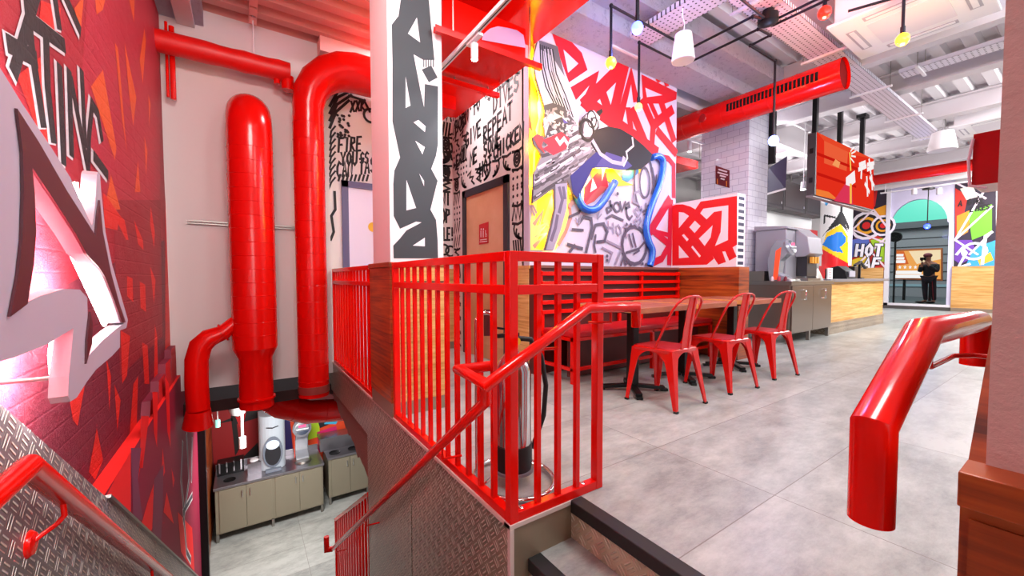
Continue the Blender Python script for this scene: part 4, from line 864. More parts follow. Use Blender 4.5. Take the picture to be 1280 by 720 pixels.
for a_, c_ in zip(p_, p_[1:]): mdp = Vector(a_).lerp(Vector(c_), .5); dd = (Vector(c_) - Vector(a_)).normalized() * .004; d4.tube([mdp - dd, mdp, mdp + dd], .145, REDD, 28, caps=False, rs=[.145, .151, .145])
o = d4.build('ventilation_duct'); tag(o, 'curved red segmented duct under the slab, over the lower drinks counter', 'duct')
d5 = MB(); random.seed(3); P_ = [(-1.5 + k * .1, 3.6, 3.165) for k in range(12)]
d5.tube(P_, .1, mat('lagged_pipe_red', '#d8100c', .4), 20, rs=[.1 + random.uniform(-.006, .006) for _ in P_]); d5.tube([(-.42, 3.6, 3.12), (-.42, 3.6, 2.98)], .06, REDD, 16); d5.tube([(-.52, 3.6, 3.13), (-.52, 3.6, 3.02)], .03, REDD, 12)
o = d5.build('pipe'); tag(o, 'lagged red horizontal pipe crossing the white wall near the stair ceiling', 'pipe')
for px_, y0, y1, r in ((207, 27, 121, .012), (214, 33, 124, .022)):
    a_ = W(px_, y0, 'Y', 3.7); c_ = W(px_ + 1.5, y1, 'Y', 3.7); b_ = MB(); b_.tube([a_, (a_[0], 3.7, c_[2])], r, RED, 12)
    tag(b_.build('pipe'), 'thin red vertical pipe in the corner, %s' % ('the slimmer one touching the red wall' if r < .02 else 'the thicker one with a blunt end'), 'pipe')
b_ = MB(); a_ = W(234, 277, 'Y', YB - .03); c_ = W(372, 283, 'Y', YB - .03)
for dz in (-.012, .012): b_.bar((a_[0], YB - .02, a_[2] + dz), (c_[0], YB - .02, a_[2] + dz), .012, .01, STEEL)
tag(b_.build('cable_rail'), 'thin double grey rail on the white stairwell wall behind the ducts', 'rail')
# hanger channel on the stair ceiling
b_ = MB(); a_ = W(317, 62, 'Y', 3.6); b_.tube([(a_[0], 3.6, 3.26), (a_[0], 3.6, 3.66)], .006, WHITEP, 8)
for k in range(8): b_.box((a_[0] - .03, 3.55 - .16 * k, 3.6), (a_[0] + .03, 3.55 - .16 * k + .12, 3.61), PINK_TINT)
b_.box((a_[0] - .035, 2.4, 3.61), (a_[0] - .028, 3.7, 3.66), PINK_TINT); b_.box((a_[0] + .028, 2.4, 3.61), (a_[0] + .035, 3.7, 3.66), PINK_TINT)
tag(b_.build('hanger_channel'), 'slotted pink channel with a rod holding the lagged red pipe', 'bracket')

# ================================================================== red boxed ducts and rails above the hall
k1 = MB(); k1.box((.46, 1.62, 2.86), (1.25, 2.3, 3.18), RED); k1.box((.6, 2.3, 2.86), (1.25, 3.0, 2.99), RED)
k1.box((.5, 2.5, 2.72), (1.0, 2.95, 2.86), REDD)
o = k1.build('boxed_duct'); tag(o, 'lower red boxed duct hanging in front of the doodled hall wall', 'duct')
k1 = MB(); k1.box((.46, 1.05, 3.28), (1.56, 1.95, 3.62), RED); o = k1.build('boxed_duct'); tag(o, 'upper red boxed duct above the hall entrance, at the top edge of the mural', 'duct')
b_ = MB(); pp_ = [W(*q, 'Y', 1.615) for q in ((604, 43), (612, 36), (622, 33), (634, 35), (646, 38), (654, 44), (657, 60), (602, 50))]
b_.prism([(p[0], 1.612, p[2]) for p in pp_], (0, .003, 0), paint('#b889a8'));
o = b_.build('duct_patch'); tag(o, 'bare greyish patch on the red boxed duct behind the track spotlight', 'patch')
for y, x0, x1 in ((1.475, .33, 1.31), (2.133, .66, 1.29)):
    b_ = MB(); b_.box((x0, y - .02, 2.78), (x1, y + .02, 2.8), RED)
    b_.box((x0, y - .02, 2.8), (x1, y - .014, 2.825), RED); b_.box((x0, y + .014, 2.8), (x1, y + .02, 2.825), RED)
    for xx in (x0 + .15, x1 - .12): b_.tube([(xx, y, 2.79), (xx, y, 3.275 if y < 1.6 else 2.858)], .005, STEEL, 8)
    tag(b_.build('support_rail'), 'red channel rail under the boxed duct, %s' % ('the longer one crossing in front of the wing' if y < 2 else 'the shorter one deeper in the hall'), 'rail')
trk = thing('track_light', (.6, 1.5, 2.7), 'white ceiling track with one lit cylinder spotlight, left of the mural', 'light')
za = 2.72; a_ = Vector(W(640, -4, 'Z', za)); c_ = Vector(W(547, 92, 'Z', za)); xm = (a_.x + c_.x) / 2
b_ = MB(); b_.box((xm - .017, a_.y - .5, za), (xm + .017, c_.y + .3, za + .03), WHITEP); b_.box((xm - .004, a_.y - .5, za - .0015), (xm + .004, c_.y + .3, za), BLACK); b_.build('track', trk)
h_ = W(593, 48, 'Z', za); b_ = MB(); b_.box((h_[0] - .02, h_[1] - .09, za - .02), (h_[0] + .02, h_[1] + .09, za - .001), WHITEP); b_.tube([(h_[0], h_[1], za - .02), (h_[0], h_[1], za - .04)], .008, WHITEP, 8); b_.build('adapter', trk)
zz_ = za - .04; b_ = MB(); b_.tube([(h_[0], h_[1], zz_), (h_[0], h_[1], zz_ - .11)], .0265, WHITEP, 24); b_.build('spot_head', trk)
LENS = mat('spot_lens', '#ffffff', .5, emit=30)
b_ = MB(); b_.tube([(h_[0], h_[1], zz_ - .109), (h_[0], h_[1], zz_ - .113)], .021, LENS, 20); b_.build('lens', trk)
spot('track_spot_light', (h_[0], h_[1], zz_ - .12), (h_[0] + .1, h_[1] + .2, 0), 35, (1, .97, .98), 80)
spot('track_spot_light_column', (h_[0], h_[1] - .5, 2.66), (.2, 1.6, 1.4), 14, (.95, .97, 1), 70)

# ================================================================== ceiling pipe chandelier
PIPE = mat('black_iron_pipe', '#22222c', .4, metal=.6)
zp = 3.5
ch = thing('pipe_chandelier', (3.45, .62, zp), 'black iron pipe ceiling fixture with branching arms and bare bulbs', 'light')
hub = W(960, 26, 'Z', zp); b_ = MB(); b_.lathe((hub[0], hub[1], zp), [(0, .1), (.05, .1), (.05, .06), (.09, .05), (.09, -.02), (.05, -.04), (0, -.04)], BLACK, 20); b_.build('hub', ch)
def pipe_(pts_, r=.0125):
    m_ = MB(); P_ = [Vector(p) for p in pts_]; m_.tube(P_, r, PIPE, 10)
    for q in P_[1:-1]: m_.sphere(q, r * 1.55, PIPE, 10)
    m_.build('pipe_arm', ch)
Zp = lambda x, y, z=zp: W(x, y, 'Z', z)
def drop(xy, top_px, bot_px, r=.0125): pass
def bulb(p, colr, em, power, lightcol, r=.048, sock=True):
    b1 = MB(); b1.sphere((p[0], p[1], p[2]), r, mat('bulb_' + colr.strip('#'), colr, .3, emit=em), 16, (1, 1, 1.1)); b1.build('bulb', ch)
    b1 = MB(); b1.tube([(p[0], p[1], p[2] + r * .8), (p[0], p[1], p[2] + r * .8 + .07)], .018, PIPE, 12); b1.build('lamp_socket', ch)
    point('bulb_light', (p[0], p[1], p[2] - r - .03), power, lightcol, .04)
a1 = Zp(764, 7); b1z = None
def zat(px_, py_, x, y):  # height seen at a pixel over a ground point
    q = W(px_, py_, 'X', x); return q[2]
zb1 = zat(763, 79, a1[0], a1[1]); j1 = Zp(868, 58)
pipe_([(a1[0], a1[1], zb1 + .08), a1, (j1[0], a1[1], zp), (j1[0], hub[1] + .05, zp), hub]); bulb((a1[0], a1[1], zb1), '#ffae20', 6, 22, (1, .72, .2))
a3 = Zp(799, 53); zb3 = zat(798, 134, a3[0], a3[1]); j3 = Zp(868, 75)
pipe_([(a3[0], a3[1], zb3 + .08), a3, (j3[0], a3[1], zp), (j3[0], hub[1] + .12, zp), (hub[0] + .05, hub[1] + .12, zp)]); bulb((a3[0], a3[1], zb3), '#ff9a50', 6, 10, (1, .6, .3), .04)
a2 = Zp(797, -10); zb2 = zat(798, 34, a2[0], a2[1]); pipe_([(a2[0], a2[1], zb2 + .08), (a2[0], a2[1], zp), (a2[0] - .4, a2[1], zp)], .016); bulb((a2[0], a2[1], zb2), '#5566ff', 7, 45, (.25, .3, 1), .05)
P_ = [Zp(*q) for q in ((948, 36), (963, 44), (938, 57), (969, 76))]; zb4 = zat(966, 176, P_[-1][0], P_[-1][1])
pipe_([hub] + P_ + [(P_[-1][0], P_[-1][1], zb4 + .09)]); bulb((P_[-1][0], P_[-1][1], zb4), '#8a9cff', 6, 40, (.4, .5, 1), .055)
P_ = [Zp(*q) for q in ((960, 26), (918, -8))]; pipe_(P_)
P_ = [Zp(*q) for q in ((962, 28), (1032, -6))]; pipe_(P_); P_ = [Zp(*q) for q in ((966, 32), (1042, -4))]; pipe_(P_)
ar = Zp(1031, 2); bulb((ar[0], ar[1], zat(1030, 16, ar[0], ar[1])), '#ff1408', 7, 40, (1, .12, .08), .052)
ay = Zp(1130, -6); zy = zat(1129, 49, ay[0], ay[1]); pipe_([(ay[0], ay[1], zy + .08), (ay[0], ay[1], zp), Zp(1060, 14)]); bulb((ay[0], ay[1], zy), '#ffb020', 7, 30, (1, .7, .2), .05)
b_ = MB(); b_.tube([(hub[0], hub[1], zp + .05), (hub[0], hub[1], ZC)], .02, PIPE, 10); b_.build('drop_rod', ch)
# pendant speakers
def speaker(p, r, h, label, zt_=ZC):
    t = thing('pendant_speaker', p, label, 'speaker', ); b1 = MB(); b1.lathe(p, [(0, h / 2), (r * .55, h / 2), (r * .72, h * .46), (r, -h * .46), (r * .97, -h / 2), (0, -h / 2)], WHITEP, 28); b1.build('housing', t)
    b1 = MB(); b1.lathe((p[0], p[1], p[2] - h / 2), [(0, -.004), (r * .9, -.004), (r * .9, .001)], mat('speaker_grille', '#cfc8d4', .7), 28); b1.build('grille', t)
    b1 = MB(); b1.tube([(p[0], p[1], p[2] + h / 2), (p[0] + .02, p[1], p[2] + h / 2 + .1), (p[0] - .02, p[1], p[2] + h / 2 + .15), (p[0], p[1], zt_)], .004, WHITEP, 8); b1.build('cable', t)
sp_ = W(854, 59, 'Z', 3.2); speaker(sp_, .105, .26, 'white cylindrical pendant speaker left of the black pipe hub')
sp_ = W(1178, 176, 'Z', 3.45); speaker(sp_, .2, .34, 'white pendant speaker hanging far back, right of the screen')
# air conditioning cassettes
def cassette(x0, y0, z, s, label):
    t = thing('ceiling_air_conditioner', (x0 + s / 2, y0 + s / 2, z), label, 'air conditioner'); b1 = MB(); b1.box((x0, y0, z), (x0 + s, y0 + s, z + .03), WHITEP); b1.box((x0 + .05, y0 + .05, z + .03), (x0 + s - .05, y0 + s - .05, z + .3), WHITEP); b1.build('panel', t, .01)
    b1 = MB(); b1.box((x0 + s * .24, y0 + s * .24, z - .004), (x0 + s * .76, y0 + s * .76, z - .001), paint('#d8d0d8')); b1.build('intake_grille', t)
    for (ax_, ay_, bx_, by_) in ((.08, .25, .16, .75), (.84, .25, .92, .75), (.25, .08, .75, .16), (.25, .84, .75, .92)):
        b1 = MB(); b1.box((x0 + s * ax_, y0 + s * ay_, z - .003), (x0 + s * bx_, y0 + s * by_, z - .0005), paint('#a9a4ae')); b1.box((x0 + s * (ax_ + .02), y0 + s * (ay_ + .02), z - .006), (x0 + s * (bx_ - .02), y0 + s * (by_ - .02), z - .003), WHITEP); b1.build('air_flap', t)
    for cx_, cy_ in ((.1, .1), (.9, .1), (.1, .9), (.9, .9)):
        b1 = MB(); b1.tube([(x0 + s * cx_, y0 + s * cy_, z + .2), (x0 + s * cx_, y0 + s * cy_, ZC)], .005, STEEL, 6); b1.build('hanger_rod', t)
cassette(4.1, -.68, 3.5, 1.04, 'white square air conditioning cassette, the near one beside the red and yellow bulbs')
cassette(9.6, -.66, 3.62, 1.0, 'white air conditioning cassette further back, behind the second pendant speaker')
# perforated cable trays
def tray(a_, b2, w_, axis, label, z):
    m_ = MB(); (x0, y0), (x1, y1) = a_, b2
    m_.box((x0, y0, z), (x1, y1, z + .003), PERF)
    if axis == 'X': m_.box((x0, y0, z), (x1, y0 + .003, z + .05), PERF); m_.box((x0, y1 - .003, z), (x1, y1, z + .05), PERF)
    else: m_.box((x0, y0, z), (x0 + .003, y1, z + .05), PERF); m_.box((x1 - .003, y0, z), (x1, y1, z + .05), PERF)
    L = (x1 - x0) if axis == 'X' else (y1 - y0); k = max(2, int(L / 1.6))
    for i in range(k + 1):
        if axis == 'X':
            x = x0 + .2 + (L - .4) * i / k; m_.box((x, y0 - .08, z - .025), (x + .03, y1 + .08, z), WHITEP)
            for yy in (y0 - .06, y1 + .06): m_.tube([(x + .015, yy, z), (x + .015, yy, ZC)], .004, STEEL, 6)
        else:
            y = y0 + .2 + (L - .4) * i / k; m_.box((x0 - .08, y, z - .025), (x1 + .08, y + .03, z), WHITEP)
            for xx in (x0 - .06, x1 + .06): m_.tube([(xx, y + .015, z), (xx, y + .015, ZC)], .004, STEEL, 6)
    tag(m_.build('cable_tray'), label, 'cable tray')
tray((2.62, -1.5), (2.93, 2.0), .3, 'Y', 'perforated pale cable tray crossing above the blue and yellow bulbs', 3.56)
tray((3.0, .48), (10.0, .78), .3, 'X', 'long perforated cable tray running away past the end of the red duct', 3.6)
tray((6.35, -1.6), (6.6, .3), .3, 'Y', 'short perforated tray behind the near air conditioning cassette', 3.66)
# long red duct with a slotted grille
t = thing('ventilation_duct', (5.0, .4, 3.32), 'long red round ceiling duct with a slotted grille and open end, over the tiled column', 'duct')
xz = W(1048, 97, 'Y', .42); XDU, ZDU = 4.93, 3.33
DUCTIN = mat('duct_end_shade', '#7a0508', .9, spec=.1)  # shade inside the open end, put into the colour of a disc
b_ = MB(); b_.tube([(XDU, .45, ZDU), (XDU, 5.9, ZDU)], .175, REDD, 36, caps=False); ribs(b_, [(XDU, .6, ZDU), (XDU, 5.9, ZDU)], .175, .3); b_.build('tube', t)
b_ = MB(); b_.lathe((XDU, .47, ZDU), [(0, 0), (.168, 0)], DUCTIN, 32, (0, 1, 0)); b_.tube([(XDU, .44, ZDU), (XDU, .48, ZDU)], .178, REDD, 32, caps=False); b_.build('shaded_end', t)
b_ = MB()
for k in range(24): y = .66 + k * .045; b_.bar((XDU - .166, y, ZDU - .045), (XDU - .166, y, ZDU + .055), .02, .03, BLACK)
b_.build('slotted_grille', t)
b_ = MB(); b_.lathe((XDU - .17, 2.06, ZDU - .02), [(0, .012), (.05, .01), (.06, 0)], REDDK, 20, (-1, 0, 0)); b_.build('damper', t)
d_ = MB(); d_.tube([(14.6, -3, 4.0 - .18), (14.6, 4.6, 4.0 - .18)], .15, REDD, 24)
tag(d_.build('ventilation_duct'), 'distant straight red duct crossing above the shop window wall', 'duct')
# ================================================================== screen and television
SCR = lambda c: mat('screen_' + c.strip('#'), '#000000', 1, emit=1.15, ecolor=c, spec=0)
x0, x1, z0, z1, ysc = 6.49, 9.2, 2.26, 3.21, 1.25
t = thing('led_screen', ((x0 + x1) / 2, ysc + .06, z0), 'large bright red LED screen hanging from black posts above the wooden counter', 'screen')
b_ = MB(); b_.box((x0, ysc, z0), (x1, ysc + .11, z1), mat('screen_casing', '#3c3638', .5)); b_.box((x0 - .01, ysc + .02, z0 - .025), (x1 + .01, ysc + .11, z0), mat('screen_casing_l', '#8d8488', .4, metal=.5))
for z in (2.45, 2.9): b_.box((x0 - .004, ysc + .03, z), (x0, ysc + .08, z + .08), BLACK)
b_.build('casing', t)
for k, px_ in enumerate((1018, 1049, 1077)):
    x = W(px_, 200, 'Y', ysc + .07)[0]; b_ = MB(); b_.box((x - .04, ysc + .04, z1), (x + .04, ysc + .1, ZC), BLACK); b_.box((x - .1, ysc, ZC - .06), (x + .1, ysc + .14, ZC), BLACK); b_.build('hanging_post', t)
A = Art('Y', ysc, -1, matf=SCR, base=.001, step=.0004)
A.poly('#e8301c', [(1021, 165), (1092, 199), (1092, 262), (1020, 244)])
A.poly('#ec4a2a', [(1021, 165), (1092, 199), (1060, 192), (1035, 182)]); A.poly('#f58038', [(1020, 244), (1020, 236), (1036, 240), (1048, 250)]); A.poly('#f0603a', [(1030, 176), (1060, 190), (1058, 214), (1030, 204)]); A.polys('#c8180f', [[(1021, 190), (1092, 218), (1092, 221), (1021, 194)], [(1021, 215), (1070, 232), (1070, 235), (1021, 219)]])
A.polys('#e03858', [[(1042, 251), (1056, 230), (1064, 222), (1066, 256)]]); A.poly('#f8a060', [(1040, 206), (1044, 199), (1050, 203), (1048, 210)])
A.line('#ffd060', [(1062, 192), (1063, 212)], .06); A.poly('#fff2f4', [(1057, 222), (1068, 213), (1069, 228), (1062, 233), (1057, 231)]); A.line('#ffc050', [(1063, 232), (1063, 252)], .1)
for s in ([(1063, 189), (1067, 184)], [(1064, 192), (1069, 189)], [(1064, 195), (1069, 196)], [(1063, 198), (1067, 203)]): A.line('#fff4ee', s, .03, inc=False)
A.n += 1
for s in ([(1074, 206), (1081, 203)], [(1077, 204), (1076, 222)], [(1073, 212), (1082, 208)], [(1086, 200), (1088, 216)], [(1084, 206), (1092, 204)], [(1084, 212), (1091, 209)], [(1083, 222), (1084, 244)], [(1081, 230), (1086, 240)], [(1089, 220), (1090, 236)], [(1087, 222), (1092, 232)]): A.line('#fff6f6', s, .075, inc=False)
A.build('display', t)
t = thing('television', (6.75, 1.95, 2.7), 'tilted flat television on a black pipe mount, between the tiled column and the red screen', 'television')
q = [W(*p, 'X', 6.95) for p in ((968, 212), (984, 195), (982, 236), (959, 246))]; q[0] = (6.75, q[0][1], q[0][2]); q[3] = (6.75, q[3][1], q[3][2])
b_ = MB(); b_.prism(q, (.05, .03, 0), mat('tv_panel', '#55506a', .25)); b_.build('panel', t)
b_ = MB(); b_.bar(q[3], q[2], .03, .03, WHITEP); b_.build('bottom_bezel', t)
mx, my, mz = q[0][0], (q[0][1] + q[1][1]) / 2 + .12, (q[0][2] + q[2][2]) / 2
b_ = MB(); b_.box((mx + .0, my, mz - .1), (mx + .16, my + .14, mz + .14), mat('mount_blue_black', '#141a3c', .4)); b_.tube([(mx + .1, my + .05, mz), (mx + .1, my + .3, mz), (mx + .1, my + .3, ZC)], .025, BLACK, 10); b_.build('wall_mount', t)
# dark equipment above the kitchen, white back panel, green and grey motif
yk_ = 3.4; xa, xb = W(947, 260, 'Y', yk_)[0], W(1031, 260, 'Y', yk_)[0]
zt_, zb_ = W(985, 226, 'Y', yk_)[2], W(985, 263, 'Y', yk_)[2]
EQ = mat('dark_equipment', '#3a3537', .5)
wds = (xb - xa) / 3
t0_ = None
for k, lb in enumerate(('left', 'middle', 'right')):
    t = thing('menu_cabinet', (xa + k * wds + wds / 2, yk_ + .15, zb_), 'dark grey hanging cabinet over the kitchen counter, the %s one of three' % lb, 'cabinet')
    b_ = MB(); b_.box((xa + k * wds + .02, yk_, zb_), (xa + (k + 1) * wds - .02, yk_ + .3, zt_), EQ); b_.build('body', t, .01)
    b_ = MB(); b_.box((xa + k * wds + .08, yk_ - .012, zb_ + .08), (xa + (k + 1) * wds - .08, yk_, zt_ - .08), mat('dark_door', '#2a2628', .4)); b_.build('door', t, .005)
    b_ = MB(); b_.box((xa + (k + 1) * wds - .2, yk_ - .03, zb_ + .12), (xa + (k + 1) * wds - .14, yk_ - .012, zb_ + .18), CHROME); b_.build('latch', t)
    b_ = MB(); b_.tube([(xa + (k + .5) * wds, yk_ + .1, zt_), (xa + (k + .5) * wds, yk_ + .1, ZC)], .01, STEEL, 6); b_.build('hanger_rod', t)
b_ = MB(); b_.box((xa - .2, yk_ + .32, 0), (xb, yk_ + .42, W(985, 258, 'Y', yk_)[2]), mat('white_panel', '#eef1f0', .4)); kp = struct(b_, 'wall_kitchen_screen')
A = Art('Y', yk_ + .32, -1, base=.002, step=.001)
A.disc('#4cae94', (948, 300), .28, 20); A.poly('#8e9298', [(956, 330), (954, 306), (960, 292), (972, 288), (972, 330)]); A.line('#c8302a', [(945, 315), (950, 325), (958, 322), (966, 312), (972, 315)], .07); A.build('printed_motif', kp)
b_ = MB(); q_ = W(1021, 290, 'Y', yk_); b_.box((q_[0] - .9, yk_ + .22, 1.0), (q_[0] + .7, yk_ + .3, q_[2] + .1), paint('#b51a1c')); struct(b_, 'wall_kitchen_red')
b_ = MB(); b_.box((4.3, 3.0, 3.01), (6.2, 5.9, 3.14), RED); b_.box((4.3, 4.4, 2.75), (5.9, 5.9, 3.0), RED); tag(b_.build('boxed_duct'), 'red boxed duct glimpsed between the mural and the tiled column', 'duct')
b_ = MB(); q_ = W(862, 185, 'Y', 2.7); b_.box((q_[0] - .25, 2.68, q_[2] + .12), (q_[0] + .9, 2.71, q_[2] + .15), WHITEP); b_.tube([(q_[0], 2.7, q_[2] + .11), (q_[0], 2.7, q_[2] - .06)], .035, WHITEP, 16); b_.tube([(q_[0], 2.7, q_[2] - .06), (q_[0], 2.7, q_[2] - .065)], .028, LENS, 16); b_.tube([(q_[0] + .3, 2.7, q_[2] + .15), (q_[0] + .3, 2.7, 3.05)], .005, STEEL, 6)
tag(b_.build('track_light'), 'small white track spotlight seen through the gap left of the tiled column', 'light'); spot('gap_spot_light', (q_[0], 2.65, q_[2] - .09), (q_[0] + .3, 4.0, 1.5), 25, (1, .95, .95), 90)
q_ = W(1004, 237, 'Y', 1.9); b_ = MB(); b_.tube([q_, (q_[0] + .02, q_[1], q_[2] + .14)], .045, WHITEP, 16); b_.tube([(q_[0], q_[1], q_[2] - .001), (q_[0], q_[1], q_[2] - .006)], .04, LENS, 16); b_.tube([(q_[0] + .02, q_[1], q_[2] + .14), (q_[0] + .02, q_[1], ZC)], .008, WHITEP, 8)
tag(b_.build('spotlight'), 'white spotlight shining just left of the red LED screen', 'light'); spot('counter_spot_light', (q_[0], q_[1], q_[2] - .03), (6.4, 1.4, .9), 35, (1, .97, 1), 90)
# tiled column sign
xs = 5.9
A = Art('X', xs, -1, base=.012, step=.001); A.mb.prism([W(p[0], p[1], 'X', xs)[0:0] + (xs - .012, W(p[0], p[1], 'X', xs)[1], W(p[0], p[1], 'X', xs)[2]) for p in ((895, 207), (912, 213), (912, 235), (895, 230))], (.012, 0, 0), paint('#6b1a24'))
A.n = 1
for xa1, xb1, y1_ in ((899, 902, 212), (903, 909, 213.2), (898, 903.5, 215.6), (904.5, 910, 217.4), (901, 904, 219.6), (905, 907.5, 220.6), (902, 906, 223.4)): A.line('#e9d8dc', [(xa1, y1_), (xb1, y1_ + (xb1 - xa1) * .28)], .022)
for x_ in (897.5, 909): A.line('#e8882a', [(x_, 224 + (x_ > 900) * 3), (x_, 230 + (x_ > 900) * 3)], .014)
tag(A.build('wall_sign'), 'small dark red sign with arrows on the white tiled column', 'sign')
# ================================================================== counters of the main floor
CABF = mat('cabinet_steel_front', '#8f8178', .3, metal=.9)
t = thing('steel_cabinet', (6.5, 1.5, 0), 'stainless steel drinks cabinet with two doors, in front of the tiled column', 'cabinet')
x0, x1, y0, y1 = 5.72, 7.3, 1.24, 1.9
b_ = MB(); b_.box((x0, y0 + .02, .15), (x1, y1, .87), CABF); b_.build('body', t, .004)
b_ = MB(); b_.box((x0 - .01, y0 - .01, .87), (x1 + .02, y1, .93), STEEL); b_.build('worktop', t, .004)
for k in range(2):
    xx = x0 + .05 + k * .75; b_ = MB(); b_.box((xx, y0, .17), (xx + .74, y0 + .019, .855), CABF); d = b_.build('door', t, .003)
    b_ = MB(); b_.tube([(xx + .38, y0, .79), (xx + .38, y0 - .035, .79), (xx + .38, y0 - .035, .65), (xx + .38, y0, .65)], .009, CHROME, 8); b_.build('handle', d)
for xx in (x0 + .02, x0 + .75, x1 - .06):
    for yy in (y0 + .03, y1 - .08): b_ = MB(); b_.box((xx, yy, 0), (xx + .045, yy + .045, .15), STEEL); b_.build('leg', t)
t = thing('service_counter', (8.9, 1.6, 0), 'long counter with light oak front, grey top and tread plate kick', 'counter')
b_ = MB(); b_.box((7.36, 1.33, .2), (10.4, 2.0, .9), WOOD_OAK); b_.build('front_panel', t); b_ = MB(); b_.box((7.36, 1.31, 0), (10.4, 2.0, .2), PLATE); b_.build('kick_plate', t); b_ = MB(); b_.box((7.33, 1.27, .9), (10.5, 2.02, .95), mat('grey_stone_top', '#77757c', .35)); b_.build('worktop', t, .004)
# machines on the counter
MG = mat('machine_grey', '#a5a2ac', .35, metal=.3); MD = mat('machine_dark', '#2b2b30', .3)
def on_counter(px_, y, z=.93): q = W(px_, 340, 'Y', y); return q[0]
xa_ = on_counter(966, 1.7); t = thing('soda_fountain', (xa_ + .3, 1.6, .93), 'big grey soda fountain cabinet with curved front on the steel cabinet', 'drinks machine')
xa_, xb_ = W(968, 320, 'X', 5.95)[1], 0
b_ = MB(); b_.box((5.98, 1.42, .93), (6.75, 1.86, 1.72), MG); b_.prism([(5.96, 1.38, 1.72), (5.96, 1.88, 1.72), (5.96, 1.88, 1.8), (5.96, 1.42, 1.76)], (.84, 0, 0), MG); b_.build('body', t, .01)
b_ = MB(); b_.prism([(6.3, 1.42, 1.75), (6.3, 1.26, 1.6), (6.3, 1.22, 1.35), (6.3, 1.3, 1.3), (6.3, 1.42, 1.3)], (.5, 0, 0), MG); b_.build('dispensing_head', t, .01)
b_ = MB(); b_.box((6.34, 1.27, 1.0), (6.7, 1.415, 1.3), MD); b_.build('bay', t); b_ = MB(); b_.box((6.3, 1.24, .93), (6.78, 1.42, .97), STEEL); b_.build('drip_tray', t)
for k in range(3): b_ = MB(); b_.box((6.4 + k * .1, 1.22, 1.2), (6.44 + k * .1, 1.26, 1.3), paint('#e8a030')); b_.build('tap', t)
def juice(base, h, label, face=-1):
    x, y, z = base; t = thing('drink_dispenser', base, label, 'drinks machine'); s = h / .62
    prof = [(0, 0), (.13, 0), (.11, .2), (.09, .4), (.05, .56), (-.05, .62)]
    b_ = MB(); side = [(y - .1 * s, z), (y + .14 * s, z), (y + .17 * s, z + .3 * s), (y + .12 * s, z + .52 * s), (y + .05 * s, z + .62 * s), (y - .08 * s, z + .6 * s), (y - .16 * s, z + .5 * s), (y - .12 * s, z + .42 * s), (y + .0 * s, z + .3 * s), (y + .02 * s, z + .12 * s), (y - .1 * s, z + .05 * s)]
    b_.prism([(x - .09 * s, a_, c_) for a_, c_ in side], (.18 * s, 0, 0), mat('dispenser_silver', '#a9abb4', .25, metal=.4)); b_.build('body', t, .012)
    b_ = MB(); b_.lathe((x, y - .1 * s, z + .5 * s), [(0, .03 * s), (.1 * s, .03 * s), (.13 * s, .0), (.12 * s, -.03 * s)], mat('dispenser_silver', '#a9abb4', .25), 24, (0, -.94, .34)); b_.build('round_head', t)
    b_ = MB(); b_.lathe((x, y - .1 * s, z + .5 * s), [(0, .036 * s), (.1 * s, .034 * s)], mat('dispenser_display', '#23304a', .2, emit=.0), 24, (0, -.94, .34)); sc_ = b_.build('display', t)
    b_ = MB(); q0 = Vector((x, y - .1 * s, z + .5 * s)) + Vector((0, -.94, .34)) * .038 * s; b_.box((q0.x - .05 * s, q0.y - .004, q0.z - .0), (q0.x + .05 * s, q0.y, q0.z + .05 * s), mat('display_pink', '#f04a78', .4, emit=1)); b_.box((q0.x - .05 * s, q0.y - .004, q0.z - .055 * s), (q0.x + .05 * s, q0.y, q0.z - .01 * s), mat('display_blue', '#78c0f0', .4, emit=1)); b_.build('display_picture', sc_)
    b_ = MB(); b_.prism([(x - .095 * s, y + .02 * s, z + .02), (x - .095 * s, y + .08 * s, z + .02), (x - .095 * s, y + .05 * s, z + .45 * s), (x - .095 * s, y - .02 * s, z + .5 * s)], (-.006, 0, 0), mat('coral_glow', '#f0502c', .3, emit=.6)); b_.build('side_light', t)
    b_ = MB(); b_.tube([(x, y - .02 * s, z + .42 * s), (x, y - .04 * s, z + .34 * s)], .02 * s, BLACK, 10); b_.build('nozzle', t)
    b_ = MB(); b_.lathe((x, y - .12 * s, z), [(0, .03), (.11 * s, .03), (.12 * s, 0)], STEEL, 20); b_.build('drip_tray', t)
    return t
juice((5.86, 1.42, .93), .62, 'curved silver drink dispenser with orange side light, at the near end of the steel cabinet')
b_ = MB(); b_.box((5.75, 1.62, .93), (5.95, 1.88, 1.08), STEEL); tag(b_.build('condiment_tray', None, .004), 'small steel tray box at the left end of the steel cabinet top', 'tray')
for k, c_ in enumerate(('#7a2030', '#c8384c', '#d8d0d8')):
    b_ = MB(); b_.lathe((5.76 + .0 * k, 1.33 + .09 * k, .93), [(0, 0), (.022, 0), (.022, .05), (.01, .07), (0, .07)], paint(c_), 12); tag(b_.build('sauce_cup'), '%s sauce cup at the left end of the steel cabinet, before the steel tray' % ('dark red', 'bright red', 'pale')[k], 'cup', None)
b_ = MB(); b_.prism([(6.85, 1.3, .93), (6.85, 1.55, .93), (6.85, 1.55, 1.13), (6.85, 1.38, 1.13)], (.25, 0, 0), STEEL); tag(b_.build('napkin_dispenser', None, .004), 'sloping steel napkin box right of the soda fountain', 'napkin box')
q_ = W(1038, 342, 'Y', 1.34); b_ = MB(); b_.box((q_[0] - .1, 1.34, .93), (q_[0] + .1, 1.36, 1.14), paint('#f2eef2')); 
for k in range(4): b_.box((q_[0] - .07, 1.338, 1.1 - k * .04), (q_[0] + .05, 1.34, 1.108 - k * .04), paint('#c83838'))
tag(b_.build('table_sign'), 'small white notice card standing at the right end of the steel cabinet', 'sign')
xw = W(1053, 340, 'Y', 1.55)[0]
